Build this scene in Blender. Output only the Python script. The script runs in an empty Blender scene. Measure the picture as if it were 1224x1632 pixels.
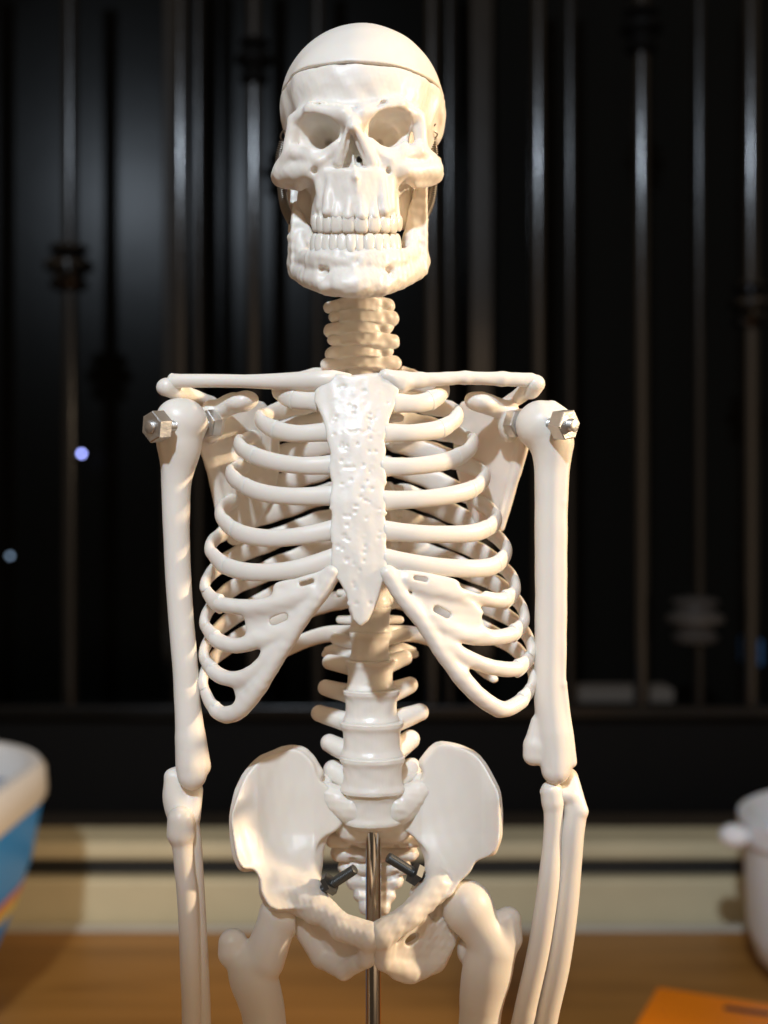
import bpy, math
import numpy as np
from mathutils import Vector, Matrix

# ------------------------------------------------------------------ camera, world, lamps, exposure
SC = bpy.context.scene
COL = SC.collection
F = 1980.0                 # focal length in photo pixels; also distance of the model plane in model units
S = 1.0 / 6600.0           # metres per model unit
CAMZ = 0.33                # camera height over the table top

cam_d = bpy.data.cameras.new('camera')
cam = bpy.data.objects.new('camera', cam_d)
COL.objects.link(cam)
cam.location = (0, -F * S, CAMZ)
cam.rotation_euler = (math.radians(90), 0, 0)
cam_d.sensor_fit = 'VERTICAL'
cam_d.sensor_height = 24
cam_d.lens = 24 * F / 1632
cam_d.clip_start = 0.01
cam_d.clip_end = 60
cam_d.dof.use_dof = True
cam_d.dof.focus_distance = 0.292
cam_d.dof.aperture_fstop = cam_d.lens / 1000 / 0.0040
SC.camera = cam

w = bpy.data.worlds.new('World')
SC.world = w
w.use_nodes = True
w.node_tree.nodes['Background'].inputs[0].default_value = (1.0, 0.76, 0.54, 1)
w.node_tree.nodes['Background'].inputs[1].default_value = 0.19

def aim(o, loc, to):
    o.location = loc
    o.rotation_euler = (Vector(to) - Vector(loc)).to_track_quat('-Z', 'Y').to_euler()

def lamp(name, kind, loc, to, power, colour, size=0.03, **kw):
    d = bpy.data.lights.new(name, kind)
    d.energy = power
    d.color = colour
    if kind == 'AREA':
        d.shape = 'RECTANGLE'; d.size = size; d.size_y = kw.get('size_y', size)
    else:
        d.shadow_soft_size = size
    if kind == 'SPOT':
        d.spot_size = math.radians(kw['cone']); d.spot_blend = kw['blend']
    o = bpy.data.objects.new(name, d)
    COL.objects.link(o)
    aim(o, loc, to)
    return o

# shaded ceiling lamp above and behind the camera (cool), its cone ends across the pelvis
KEY = (-0.175, -1.0, CAMZ + 0.825)
lamp('ceiling_lamp', 'SPOT', KEY, (-0.01, 0.10, CAMZ + 0.372), 61, (0.78, 0.90, 1.04), 0.026, cone=40.5, blend=0.05)
# warm lamp to the right of the table
lamp('side_lamp', 'SPOT', (0.60, -0.045, CAMZ + 0.18), (0, 0, CAMZ), 22, (1.0, 0.75, 0.49), 0.016, cone=88, blend=0.4)
# wide warm fill added behind and to the right of the camera
lamp('warm_fill', 'AREA', (0.7, -1.2, CAMZ - 0.05), (0, 0, CAMZ), 3.2, (1.0, 0.68, 0.42), 1.3, size_y=1.2)
lamp('warm_fill_side', 'AREA', (-1.1, -0.7, CAMZ + 0.2), (0, 0, CAMZ), 0.6, (1.0, 0.62, 0.36), 1.0)  # weaker warm fill added on the left to lift the shade

SC.view_settings.view_transform = 'Standard'
SC.view_settings.look = 'None'
SC.view_settings.exposure = 0.0
SC.view_settings.gamma = 1.0
SC.view_settings.use_curve_mapping = False

# ------------------------------------------------------------------ helpers: coordinates
def P(px, py, Y=0.0):
    """model-unit point seen at pixel (px, py) of the photo when it lies Y units behind the model plane"""
    k = (F + Y) / F
    return np.array([(px - 612) * k, Y, (816 - py) * k])

def W(p):
    p = np.asarray(p, float)
    return (p[0] * S, p[1] * S, p[2] * S + CAMZ)

def at(px, py, D):
    """metres: the point seen at a pixel, D metres from the camera along the view"""
    return Vector(((px - 612) / F * D, D - F * S, CAMZ + (816 - py) / F * D))

# ------------------------------------------------------------------ helpers: materials
def nodes_of(name):
    m = bpy.data.materials.new(name)
    m.use_nodes = True
    nt = m.node_tree
    return m, nt, nt.nodes['Principled BSDF']

def mat(name, col, rough=0.5, metal=0.0, noise=0.0, nscale=40.0, bump=0.0, bscale=200.0, sss=0.0,
        trans=0.0, spec=0.5, alpha=1.0, coat=0.0, stretch=(1, 1, 1), rvar=0.0):
    m, nt, b = nodes_of(name)
    L = nt.links
    tc = nt.nodes.new('ShaderNodeTexCoord')
    mp = nt.nodes.new('ShaderNodeMapping'); mp.inputs['Scale'].default_value = stretch
    L.new(tc.outputs['Object'], mp.inputs[0])
    b.inputs['Base Color'].default_value = (*col, 1)
    b.inputs['Roughness'].default_value = rough
    b.inputs['Metallic'].default_value = metal
    b.inputs['Specular IOR Level'].default_value = spec
    b.inputs['Transmission Weight'].default_value = trans
    b.inputs['Coat Weight'].default_value = coat
    if sss:
        b.inputs['Subsurface Weight'].default_value = sss
        b.inputs['Subsurface Radius'].default_value = (1.0, 0.55, 0.3)
        b.inputs['Subsurface Scale'].default_value = 0.0016
    if noise:
        n = nt.nodes.new('ShaderNodeTexNoise'); n.inputs['Scale'].default_value = nscale
        n.inputs['Detail'].default_value = 5
        L.new(mp.outputs[0], n.inputs['Vector'])
        mx = nt.nodes.new('ShaderNodeMixRGB')
        mx.inputs[1].default_value = (*[c * (1 - noise) for c in col], 1)
        mx.inputs[2].default_value = (*[min(1, c * (1 + noise)) for c in col], 1)
        L.new(n.outputs['Fac'], mx.inputs[0]); L.new(mx.outputs[0], b.inputs['Base Color'])
    if rvar:
        n3 = nt.nodes.new('ShaderNodeTexNoise'); n3.inputs['Scale'].default_value = 90
        L.new(mp.outputs[0], n3.inputs['Vector'])
        mr = nt.nodes.new('ShaderNodeMapRange')
        mr.inputs[3].default_value = rough - rvar; mr.inputs[4].default_value = rough + rvar
        L.new(n3.outputs['Fac'], mr.inputs[0]); L.new(mr.outputs[0], b.inputs['Roughness'])
    if bump:
        n2 = nt.nodes.new('ShaderNodeTexNoise'); n2.inputs['Scale'].default_value = bscale
        n2.inputs['Detail'].default_value = 3
        L.new(mp.outputs[0], n2.inputs['Vector'])
        bp = nt.nodes.new('ShaderNodeBump'); bp.inputs['Strength'].default_value = 1.0
        bp.inputs['Distance'].default_value = bump
        L.new(n2.outputs['Fac'], bp.inputs['Height']); L.new(bp.outputs[0], b.inputs['Normal'])
    return m

BONE = (0.82, 0.765, 0.685)
M_bone = mat('bone_plastic', BONE, 0.40, noise=0.05, nscale=30, bump=0.00006, bscale=130, sss=0.35, rvar=0.07)
M_rough = mat('knobbly_bone_plastic', BONE, 0.36, noise=0.04, nscale=90, bump=0.00011, bscale=230, sss=0.35, rvar=0.1)
M_stri = mat('striated_bone_plastic', BONE, 0.33, noise=0.04, nscale=90, bump=0.00014, bscale=420, sss=0.35, rvar=0.08, stretch=(1, 1, 0.12))
M_skull = mat('skull_plastic', BONE, 0.42, noise=0.04, nscale=70, bump=0.00010, bscale=210, sss=0.35, rvar=0.1, stretch=(1, 1, 0.5))
M_tooth = mat('tooth_plastic', (0.82, 0.76, 0.67), 0.25, bump=0.0002, bscale=300, sss=0.3)
M_zinc = mat('zinc_metal', (0.66, 0.65, 0.63), 0.42, 1.0, noise=0.15, nscale=300, bump=0.0002, bscale=500)
M_chrome = mat('chromed_steel', (0.72, 0.69, 0.64), 0.13, 1.0)
M_bolt = mat('dark_steel', (0.07, 0.072, 0.07), 0.42, 0.6)
M_spring = mat('spring_wire', (0.30, 0.27, 0.23), 0.35, 0.9)

# ------------------------------------------------------------------ helpers: objects
def link_mesh(name, verts, faces, m, parent=None, smooth=True, angle=None):
    me = bpy.data.meshes.new(name)
    me.from_pydata([tuple(v) for v in verts], [], [tuple(f) for f in faces])
    me.update()
    if smooth:
        me.polygons.foreach_set('use_smooth', [True] * len(me.polygons))
    if m: me.materials.append(m)
    o = bpy.data.objects.new(name, me)
    COL.objects.link(o)
    if smooth and angle is not None:
        me.set_sharp_from_angle(angle=math.radians(angle))
    if parent: o.parent = parent
    return o

def fast_mesh(name, V, Q, m, parent):
    me = bpy.data.meshes.new(name)
    n, q = len(V), len(Q)
    me.vertices.add(n); me.vertices.foreach_set('co', V.astype(np.float32).ravel())
    me.loops.add(q * 4); me.loops.foreach_set('vertex_index', Q.astype(np.int32).ravel())
    me.polygons.add(q)
    me.polygons.foreach_set('loop_start', np.arange(0, q * 4, 4, dtype=np.int32))
    me.polygons.foreach_set('use_smooth', np.ones(q, bool))
    me.update(calc_edges=True); me.validate()
    me.materials.append(m)
    o = bpy.data.objects.new(name, me)
    COL.objects.link(o)
    if parent: o.parent = parent
    return o

def tag(o, label=None, cat=None, group=None, kind=None):
    if label: o['label'] = label
    if cat: o['category'] = cat
    if group: o['group'] = group
    if kind: o['kind'] = kind
    return o

def empty(name, loc=(0, 0, 0)):
    o = bpy.data.objects.new(name, None)
    o.empty_display_size = 0.02
    o.location = loc
    COL.objects.link(o)
    return o

# the skeleton: an empty on the table; its children are written in model units and scaled by it
SK = empty('skeleton_model', (0, 0, 0))
tag(SK, 'cream white plastic skeleton model on a steel rod, arms hanging, facing the camera', 'skeleton model')

def to_local(V):
    V = np.asarray(V, float) * S
    V[:, 2] += CAMZ
    return V

# ------------------------------------------------------------------ helpers: distance fields
def smin(a, b, k):
    if k <= 0: return np.minimum(a, b)
    h = np.clip(k - np.abs(a - b), 0, None) / k
    return np.minimum(a, b) - h * h * h * k / 6.0

def smax(a, b, k):
    return -smin(-a, -b, k)

class Field:
    def __init__(s, lo, hi, h):
        s.lo = np.array(lo, np.float32); s.h = h
        n = np.ceil((np.array(hi) - s.lo) / h).astype(int) + 1
        s.ax = [(s.lo[i] + h * np.arange(n[i])).astype(np.float32) for i in range(3)]
        s.f = np.full(n, 60.0, np.float32)
    def _sl(s, lo, hi):
        r = []
        for i in range(3):
            a = max(0, int((lo[i] - s.lo[i]) / s.h)); b = min(s.f.shape[i], int((hi[i] - s.lo[i]) / s.h) + 2)
            if b <= a: return None
            r.append(slice(a, b))
        return tuple(r)
    def op(s, prim, k=4.0, mode='add'):
        fn, lo, hi = prim
        m = k + 3 * s.h
        sl = s._sl(np.array(lo) - m, np.array(hi) + m)
        if sl is None: return s
        x = s.ax[0][sl[0]][:, None, None]; y = s.ax[1][sl[1]][None, :, None]; z = s.ax[2][sl[2]][None, None, :]
        d = fn(x, y, z).astype(np.float32)
        g = s.f[sl]
        if mode == 'add': s.f[sl] = smin(g, d, k)
        elif mode == 'sub': s.f[sl] = smax(g, -d, k)
        return s
    def add(s, p, k=4.0): return s.op(p, k, 'add')
    def sub(s, p, k=4.0): return s.op(p, k, 'sub')
    def noise(s, amp, scale, where=None, zs=1.0, seed=0):
        r = np.random.RandomState(seed)
        x = s.ax[0][:, None, None]; y = s.ax[1][None, :, None]; z = s.ax[2][None, None, :] * zs
        n = 0
        for i in range(5):
            d = r.normal(size=3); d /= np.linalg.norm(d); d *= (0.7 + 0.8 * r.rand()) * 6.28 / scale
            e = r.normal(size=3); e /= np.linalg.norm(e); e *= (0.7 + 0.8 * r.rand()) * 6.28 / scale
            n = n + np.sin(x * d[0] + y * d[1] + z * d[2] + r.rand() * 6) * np.sin(x * e[0] + y * e[1] + z * e[2] + r.rand() * 6)
        n = n * (amp / 1.6)
        if where is not None:
            c, rad = where
            wgt = np.exp(-((x - c[0]) ** 2 + (y - c[1]) ** 2 + (z / zs - c[2]) ** 2) / (rad * rad))
            n = n * wgt
        s.f += n.astype(np.float32)
        return s
    def extract(s, smooth=1):
        f = s.f.copy()
        f[0] = f[-1] = 50; f[:, 0] = f[:, -1] = 50; f[:, :, 0] = f[:, :, -1] = 50
        ins = f < 0
        nx, ny, nz = f.shape
        c = np.zeros((nx - 1, ny - 1, nz - 1), np.uint8)
        off = [(i, j, k) for i in (0, 1) for j in (0, 1) for k in (0, 1)]
        for (i, j, k) in off:
            c += ins[i:nx - 1 + i, j:ny - 1 + j, k:nz - 1 + k]
        act = np.argwhere((c > 0) & (c < 8))
        idx = np.full(c.shape, -1, np.int32)
        idx[act[:, 0], act[:, 1], act[:, 2]] = np.arange(len(act))
        vals = np.stack([f[act[:, 0] + i, act[:, 1] + j, act[:, 2] + k] for (i, j, k) in off], 1)
        offa = np.array(off, np.float32)
        acc = np.zeros((len(act), 3), np.float32); cnt = np.zeros(len(act), np.float32)
        for a in range(8):
            for b in range(a + 1, 8):
                if np.abs(offa[a] - offa[b]).sum() != 1: continue
                va, vb = vals[:, a], vals[:, b]
                m = (va < 0) != (vb < 0)
                t = np.where(m, va / np.where(m, va - vb, 1), 0)[:, None]
                acc += np.where(m[:, None], offa[a] + t * (offa[b] - offa[a]), 0)
                cnt += m
        V = (act + acc / cnt[:, None]) * s.h + s.lo
        quads = []
        for ax in range(3):
            o1, o2 = [(1, 2), (2, 0), (0, 1)][ax]
            sl0 = [slice(None)] * 3; sl1 = [slice(None)] * 3
            sl0[ax] = slice(0, -1); sl1[ax] = slice(1, None)
            A = ins[tuple(sl0)]; B = ins[tuple(sl1)]
            e = np.argwhere(A != B)
            if not len(e): continue
            fl = A[e[:, 0], e[:, 1], e[:, 2]]
            ok = (e[:, o1] > 0) & (e[:, o2] > 0) & (e[:, o1] < f.shape[o1] - 1) & (e[:, o2] < f.shape[o2] - 1)
            e = e[ok]; fl = fl[ok]
            u = np.zeros(3, int); v = np.zeros(3, int); u[o1] = 1; v[o2] = 1
            g = lambda q: idx[q[:, 0], q[:, 1], q[:, 2]]
            q = np.stack([g(e - u - v), g(e - v), g(e), g(e - u)], 1)
            q[~fl] = q[~fl][:, ::-1]
            quads.append(q)
        Q = np.concatenate(quads)
        Q = Q[(Q >= 0).all(1)]
        for _ in range(smooth):
            a = np.zeros_like(V); n = np.zeros(len(V), np.float32)
            for i in range(4):
                p, q = Q[:, i], Q[:, (i + 1) % 4]
                for cc in range(3):
                    a[:, cc] += np.bincount(p, V[q, cc], len(V)) + np.bincount(q, V[p, cc], len(V))
                n += np.bincount(p, minlength=len(V)) + np.bincount(q, minlength=len(V))
            V = V * 0.5 + 0.5 * a / np.maximum(n, 1)[:, None]
        return V, Q
    def build(s, name, m, parent, smooth=1):
        V, Q = s.extract(smooth + 1)
        return fast_mesh(name, to_local(V), Q, m, parent)

def ball(c, r):
    c = np.asarray(c, float); r = np.ones(3) * r
    def fn(x, y, z):
        px, py, pz = x - c[0], y - c[1], z - c[2]
        k0 = np.sqrt((px / r[0]) ** 2 + (py / r[1]) ** 2 + (pz / r[2]) ** 2) + 1e-6
        k1 = np.sqrt((px / r[0] ** 2) ** 2 + (py / r[1] ** 2) ** 2 + (pz / r[2] ** 2) ** 2) + 1e-9
        return k0 * (k0 - 1) / k1
    return fn, c - r, c + r

def rball(c, r, ry=0.0, rz=0.0, rx=0.0):
    """ellipsoid turned by degrees"""
    c = np.asarray(c, float); r = np.asarray(r, float)
    R = np.array(Matrix.Rotation(math.radians(rz), 3, 'Z') @ Matrix.Rotation(math.radians(ry), 3, 'Y') @ Matrix.Rotation(math.radians(rx), 3, 'X'))
    mr = max(r)
    ext = np.abs(R) @ r
    def fn(x, y, z):
        X, Y, Z = x - c[0], y - c[1], z - c[2]
        a = R[0, 0] * X + R[1, 0] * Y + R[2, 0] * Z
        b = R[0, 1] * X + R[1, 1] * Y + R[2, 1] * Z
        d = R[0, 2] * X + R[1, 2] * Y + R[2, 2] * Z
        k0 = np.sqrt((a / r[0]) ** 2 + (b / r[1]) ** 2 + (d / r[2]) ** 2) + 1e-6
        k1 = np.sqrt((a / r[0] ** 2) ** 2 + (b / r[1] ** 2) ** 2 + (d / r[2] ** 2) ** 2) + 1e-9
        return k0 * (k0 - 1) / k1
    return fn, c - ext, c + ext

def cap(a, b, ra, rb=None, sq=None):
    """tapered capsule; sq = (sx, sy, sz) squash: >1 makes it thinner along that axis"""
    a = np.asarray(a, float); b = np.asarray(b, float); rb = ra if rb is None else rb
    q = np.ones(3) if sq is None else np.asarray(sq, float)
    ba = (b - a) * q; L2 = max((ba ** 2).sum(), 1e-6)
    def fn(x, y, z):
        px, py, pz = (x - a[0]) * q[0], (y - a[1]) * q[1], (z - a[2]) * q[2]
        t = np.clip((px * ba[0] + py * ba[1] + pz * ba[2]) / L2, 0, 1)
        d = np.sqrt((px - t * ba[0]) ** 2 + (py - t * ba[1]) ** 2 + (pz - t * ba[2]) ** 2) - (ra + (rb - ra) * t)
        return d / max(1.0, 0.5 * (q.max() + 1))
    m = max(ra, rb)
    return fn, np.minimum(a, b) - m, np.maximum(a, b) + m

def poly_cap(q, sq=None):
    prims = [cap(a[:3], b_[:3], a[3], b_[3], sq) for a, b_ in zip(q[:-1], q[1:])]
    q = np.array(q, float)
    m = q[:, 3].max()
    def fn(x, y, z):
        d = None
        for p in prims:
            e = p[0](x, y, z); d = e if d is None else np.minimum(d, e)
        return d
    return fn, q[:, :3].min(0) - m, q[:, :3].max(0) + m

def box(c, r, rnd=4.0, rz=0.0, ry=0.0, rx=0.0):
    c = np.asarray(c, float); r = np.asarray(r, float)
    R = np.array(Matrix.Rotation(math.radians(rz), 3, 'Z') @ Matrix.Rotation(math.radians(ry), 3, 'Y') @ Matrix.Rotation(math.radians(rx), 3, 'X'))
    ext = np.abs(R) @ r
    q = r - rnd
    def fn(x, y, z):
        X, Y, Z = x - c[0], y - c[1], z - c[2]
        a = np.abs(R[0, 0] * X + R[1, 0] * Y + R[2, 0] * Z) - q[0]
        b = np.abs(R[0, 1] * X + R[1, 1] * Y + R[2, 1] * Z) - q[1]
        d = np.abs(R[0, 2] * X + R[1, 2] * Y + R[2, 2] * Z) - q[2]
        return np.sqrt(np.maximum(a, 0) ** 2 + np.maximum(b, 0) ** 2 + np.maximum(d, 0) ** 2) + np.minimum(np.maximum(a, np.maximum(b, d)), 0) - rnd
    return fn, c - ext, c + ext

def quadfit(pts):
    """smooth depth surface Y(px, py) through (px, py, Y) samples"""
    p = np.array(pts, float)
    u = (p[:, 0] - 612) / 100; v = (p[:, 1] - 816) / 100
    A = [np.ones_like(u), u, v]
    if len(p) >= 6: A += [u * u, u * v, v * v]
    A = np.stack(A, 1)
    c = np.linalg.lstsq(np.vstack([A, 1e-3 * np.eye(A.shape[1])]), np.concatenate([p[:, 2], np.zeros(A.shape[1])]), rcond=None)[0]
    def g(px, py):
        u = (px - 612) / 100; v = (py - 816) / 100
        r = c[0] + c[1] * u + c[2] * v
        if len(c) > 3: r = r + c[3] * u * u + c[4] * u * v + c[5] * v * v
        return r
    return g

def smooth_poly(p, n=3):
    p = np.array(p, float); N = len(p)
    q = np.array([p[(i) % N] for i in range(-1, N + 2)]); out = []
    for i in range(1, N + 1):
        for t in np.arange(n) / n:
            out.append(0.5 * ((2 * q[i]) + (-q[i - 1] + q[i + 1]) * t + (2 * q[i - 1] - 5 * q[i] + 4 * q[i + 1] - q[i + 2]) * t * t + (-q[i - 1] + 3 * q[i] - 3 * q[i + 1] + q[i + 2]) * t ** 3))
    return np.array(out)

def plate(poly, Yc, t, k=6.0, yr=(-200, 250)):
    """curved plate: outline poly (seen from the front), depth surface Yc(px,py), half thickness t (number or function)"""
    poly = np.array(poly, float)
    kk = 1.12
    xs = (poly[:, 0] - 612); zs = (816 - poly[:, 1])
    lo = np.array([min(xs.min(), xs.min() * kk), yr[0], min(zs.min(), zs.min() * kk)])
    hi = np.array([max(xs.max(), xs.max() * kk), yr[1], max(zs.max(), zs.max() * kk)])
    def fn(x, y, z):
        pr = F / (F + y)
        px = x * pr + 612; py = 816 - z * pr
        px, py = np.broadcast_arrays(px, py)
        d2 = np.full(px.shape, 1e9, np.float32); sgn = np.ones(px.shape, np.float32)
        n = len(poly)
        for i in range(n):
            a = poly[i]; b = poly[(i + 1) % n]
            e = b - a
            wx = px - a[0]; wy = py - a[1]
            t_ = np.clip((wx * e[0] + wy * e[1]) / (e @ e), 0, 1)
            d2 = np.minimum(d2, (wx - t_ * e[0]) ** 2 + (wy - t_ * e[1]) ** 2)
            c1 = py >= a[1]; c2 = py < b[1]; c3 = e[0] * wy > e[1] * wx
            sgn = np.where((c1 & c2 & c3) | (~c1 & ~c2 & ~c3), -sgn, sgn)
        d = sgn * np.sqrt(d2)
        tt = t(px, py) if callable(t) else t
        return smax(d, np.abs(y - Yc(px, py)) * 0.85 - tt, k)
    return fn, lo, hi

def fieldbox(pts, pad=12, h=2.0):
    p = np.array(pts)
    return Field(p.min(0) - pad, p.max(0) + pad, h)

# ------------------------------------------------------------------ helpers: swept tubes
def crom(pts, n=10):
    p = np.array(pts, float)
    q = np.vstack([2 * p[0] - p[1], p, 2 * p[-1] - p[-2]])
    out = []
    for i in range(1, len(q) - 2):
        for t in np.arange(n) / n:
            out.append(0.5 * ((2 * q[i]) + (-q[i - 1] + q[i + 1]) * t + (2 * q[i - 1] - 5 * q[i] + 4 * q[i + 1] - q[i + 2]) * t * t
                              + (-q[i - 1] + 3 * q[i] - 3 * q[i + 1] + q[i + 2]) * t ** 3))
    out.append(p[-1])
    return np.array(out)

def sweep(name, path, ra, rb, m, parent, centre=None, seg=20, endr=4.0, up=None, local=True):
    """path in model units; ra = half thickness (towards 'centre' axis), rb = half height; arrays or numbers"""
    p = np.array(path, float); n = len(p)
    ra = np.ones(n) * ra; rb = np.ones(n) * rb
    T = np.gradient(p, axis=0); T /= np.linalg.norm(T, axis=1)[:, None]
    V = []; rings = []
    def ring(c, t, a, b):
        if centre is not None:
            N = c - np.array([centre[0], centre[1], c[2]])
        else:
            N = np.array(up if up is not None else (0, -1, 0), float)
        N = N - (N @ t) * t; N /= np.linalg.norm(N) + 1e-9
        H = np.cross(t, N)
        th = np.linspace(0, 2 * np.pi, seg, endpoint=False)
        return [c + N * (a * math.cos(q)) + H * (b * math.sin(q)) for q in th]
    sq = [(0.12, 1.0), (0.55, 0.8), (0.85, 0.45), (1, 0.0)]
    for (s_, o) in sq[:-1]:
        V.append(ring(p[0] - T[0] * endr * (o - 0.0) + T[0] * 0, T[0], max(ra[0] - endr, 0) * 1 + min(endr, ra[0]) * s_, max(rb[0] - endr, 0) + min(endr, rb[0]) * s_))
    for i in range(n):
        V.append(ring(p[i], T[i], ra[i], rb[i]))
    for (s_, o) in sq[:-1][::-1]:
        V.append(ring(p[-1] + T[-1] * endr * o, T[-1], max(ra[-1] - endr, 0) + min(endr, ra[-1]) * s_, max(rb[-1] - endr, 0) + min(endr, rb[-1]) * s_))
    R = len(V); V = np.array(V).reshape(-1, 3)
    Fc = []
    for r in range(R - 1):
        for k in range(seg):
            k2 = (k + 1) % seg
            Fc.append((r * seg + k, r * seg + k2, (r + 1) * seg + k2, (r + 1) * seg + k))
    Fc.append(tuple(range(seg))[::-1]); Fc.append(tuple((R - 1) * seg + k for k in range(seg)))
    return link_mesh(name, to_local(V) if local else V, [f[::-1] for f in Fc], m, parent)

def prism(name, c, axis, r, h, sides, m, parent, bevel=0.0, twist=0.0, local=True):
    """n-gon prism (nut, bolt head, rod) centred at c along axis"""
    ax = np.array(axis, float); ax /= np.linalg.norm(ax)
    u = np.cross(ax, (0, 0, 1) if abs(ax[2]) < .9 else (0, 1, 0)); u /= np.linalg.norm(u); v = np.cross(ax, u)
    V = []; prof = [(-h, r - bevel), (-h + bevel * 0.6, r), (h - bevel * 0.6, r), (h, r - bevel)] if bevel else [(-h, r), (h, r)]
    for (o, rr) in prof:
        for k in range(sides):
            a = 2 * math.pi * k / sides + twist
            V.append(np.array(c) + ax * o + u * rr * math.cos(a) + v * rr * math.sin(a))
    n = len(prof); Fc = []
    for i in range(n - 1):
        for k in range(sides):
            k2 = (k + 1) % sides
            Fc.append((i * sides + k, i * sides + k2, (i + 1) * sides + k2, (i + 1) * sides + k))
    Fc.append(tuple(range(sides))[::-1]); Fc.append(tuple((n - 1) * sides + k for k in range(sides)))
    return link_mesh(name, to_local(np.array(V)) if local else V, [f[::-1] for f in Fc] if False else Fc, m, parent, True, 28)

def threaded(name, a, b, r, m, parent, pitch=4.0):
    """bolt shank with a real thread profile"""
    a = np.array(a, float); b = np.array(b, float); ax = b - a; L = np.linalg.norm(ax); ax /= L
    u = np.cross(ax, (0, 0, 1)); u /= np.linalg.norm(u); v = np.cross(ax, u)
    n = int(L / pitch * 4); seg = 18; V = []
    for i in range(n + 1):
        for k in range(seg):
            th = 2 * math.pi * k / seg
            ph = (i / 4 + k / seg) % 1
            rr = r * (0.86 + 0.14 * (1 - abs(2 * ph - 1)))
            if i == n: rr *= 0.85
            V.append(a + ax * (L * i / n) + (u * math.cos(th) + v * math.sin(th)) * rr)
    Fc = [(i * seg + k, i * seg + (k + 1) % seg, (i + 1) * seg + (k + 1) % seg, (i + 1) * seg + k) for i in range(n) for k in range(seg)]
    Fc.append(tuple(range(seg))[::-1]); Fc.append(tuple(n * seg + k for k in range(seg)))
    return link_mesh(name, to_local(np.array(V)), Fc, m, parent, True, 50)

# ------------------------------------------------------------------ helpers: boxes in metres
def boxm(name, lo, hi, m, parent=None, bev=0.002, rz=0.0, piv=None):
    lo = Vector(lo); hi = Vector(hi); c = (lo + hi) / 2; d = (hi - lo) / 2
    b = min(bev, min(d) * 0.45); V = []; 
    import bmesh
    bm = bmesh.new()
    bmesh.ops.create_cube(bm, size=2)
    for v in bm.verts: v.co = Vector((v.co.x * d.x, v.co.y * d.y, v.co.z * d.z)) + c
    if b > 0: bmesh.ops.bevel(bm, geom=bm.edges[:], offset=b, segments=2, affect='EDGES', profile=0.5)
    me = bpy.data.meshes.new(name); bm.to_mesh(me); bm.free()
    me.materials.append(m)
    o = bpy.data.objects.new(name, me); COL.objects.link(o)
    if parent: o.parent = parent
    return o

def lathe(name, prof, m, parent=None, loc=(0, 0, 0), seg=48, sx=1.0, sy=1.0, closed=False):
    V = []; n = len(prof)
    for (r, z) in prof:
        for k in range(seg):
            a = 2 * math.pi * k / seg
            V.append((loc[0] + r * math.cos(a) * sx, loc[1] + r * math.sin(a) * sy, loc[2] + z))
    Fc = []
    for i in range(n - 1 if not closed else n):
        j = (i + 1) % n
        for k in range(seg):
            k2 = (k + 1) % seg
            Fc.append((i * seg + k, i * seg + k2, j * seg + k2, j * seg + k))
    if not closed:
        Fc.append(tuple(range(seg))[::-1]); Fc.append(tuple((n - 1) * seg + k for k in range(seg)))
    return link_mesh(name, V, Fc, m, parent, True, 40)

# ================================================================== THE PLACE
D2Y = F * S   # world y = D - D2Y
def yw(D): return D - D2Y

M_night = mat('night_ground', (0.01, 0.01, 0.011), 0.9)
M_floor = mat('floor_tiles', (0.12, 0.10, 0.085), 0.45, noise=0.2, nscale=5)
fl = boxm('floor', (-4, -4, -0.79), (4, yw(1.12), -0.75), M_floor, bev=0); tag(fl, kind='structure')
gr = boxm('ground', (-14, yw(1.2), -1.05), (14, 16, -1.0), M_night, bev=0); tag(gr, kind='structure')
M_wall = mat('painted_wall', (0.30, 0.27, 0.20), 0.8, noise=0.08, nscale=12, bump=0.001, bscale=60)
M_sill = mat('beige_ledge_paint', (0.60, 0.52, 0.33), 0.6, noise=0.25, nscale=9, bump=0.0008, bscale=50)
wl = boxm('wall', (-3, yw(1.035), -0.75), (3, yw(1.15), -0.055), M_wall, bev=0)
tag(wl, kind='structure')

# wooden table top
m, nt, b = nodes_of('varnished_wood'); M_wood = m
tc = nt.nodes.new('ShaderNodeTexCoord'); mp = nt.nodes.new('ShaderNodeMapping'); mp.inputs['Scale'].default_value = (1.2, 16, 10)
nt.links.new(tc.outputs['Object'], mp.inputs[0])
n = nt.nodes.new('ShaderNodeTexNoise'); n.inputs['Scale'].default_value = 3.0; n.inputs['Detail'].default_value = 8; n.inputs['Distortion'].default_value = 0.6
nt.links.new(mp.outputs[0], n.inputs['Vector'])
cr = nt.nodes.new('ShaderNodeValToRGB')
cr.color_ramp.elements[0].position = 0.3; cr.color_ramp.elements[0].color = (0.27, 0.115, 0.020, 1)
cr.color_ramp.elements[1].position = 0.72; cr.color_ramp.elements[1].color = (0.42, 0.19, 0.040, 1)
nt.links.new(n.outputs['Fac'], cr.inputs[0]); nt.links.new(cr.outputs[0], b.inputs['Base Color'])
b.inputs['Roughness'].default_value = 0.42
TB = empty('wooden_table', (0, yw(0.5), -0.75))
tag(TB, 'brown varnished wooden table under the skeleton model', 'table')
def par(o, p):
    o.parent = p; o.matrix_parent_inverse = p.matrix_world.inverted() if False else Matrix.Translation(-Vector(p.location)); return o
par(boxm('table_top', (-0.9, yw(0.12), -0.03), (0.9, yw(0.978), 0.0), M_wood, bev=0.002), TB)
M_edge = mat('pale_table_edging', (0.50, 0.47, 0.40), 0.5, noise=0.1, nscale=20)
par(boxm('edge_strip', (-0.9, yw(0.9785), -0.03), (0.9, yw(0.990), 0.002), M_edge, bev=0.001), TB)
for sx in (-0.82, 0.78):
    for D in (0.16, 0.90):
        par(boxm('leg', (sx, yw(D), -0.75), (sx + 0.05, yw(D) + 0.05, -0.0305), M_wood), TB)

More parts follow.
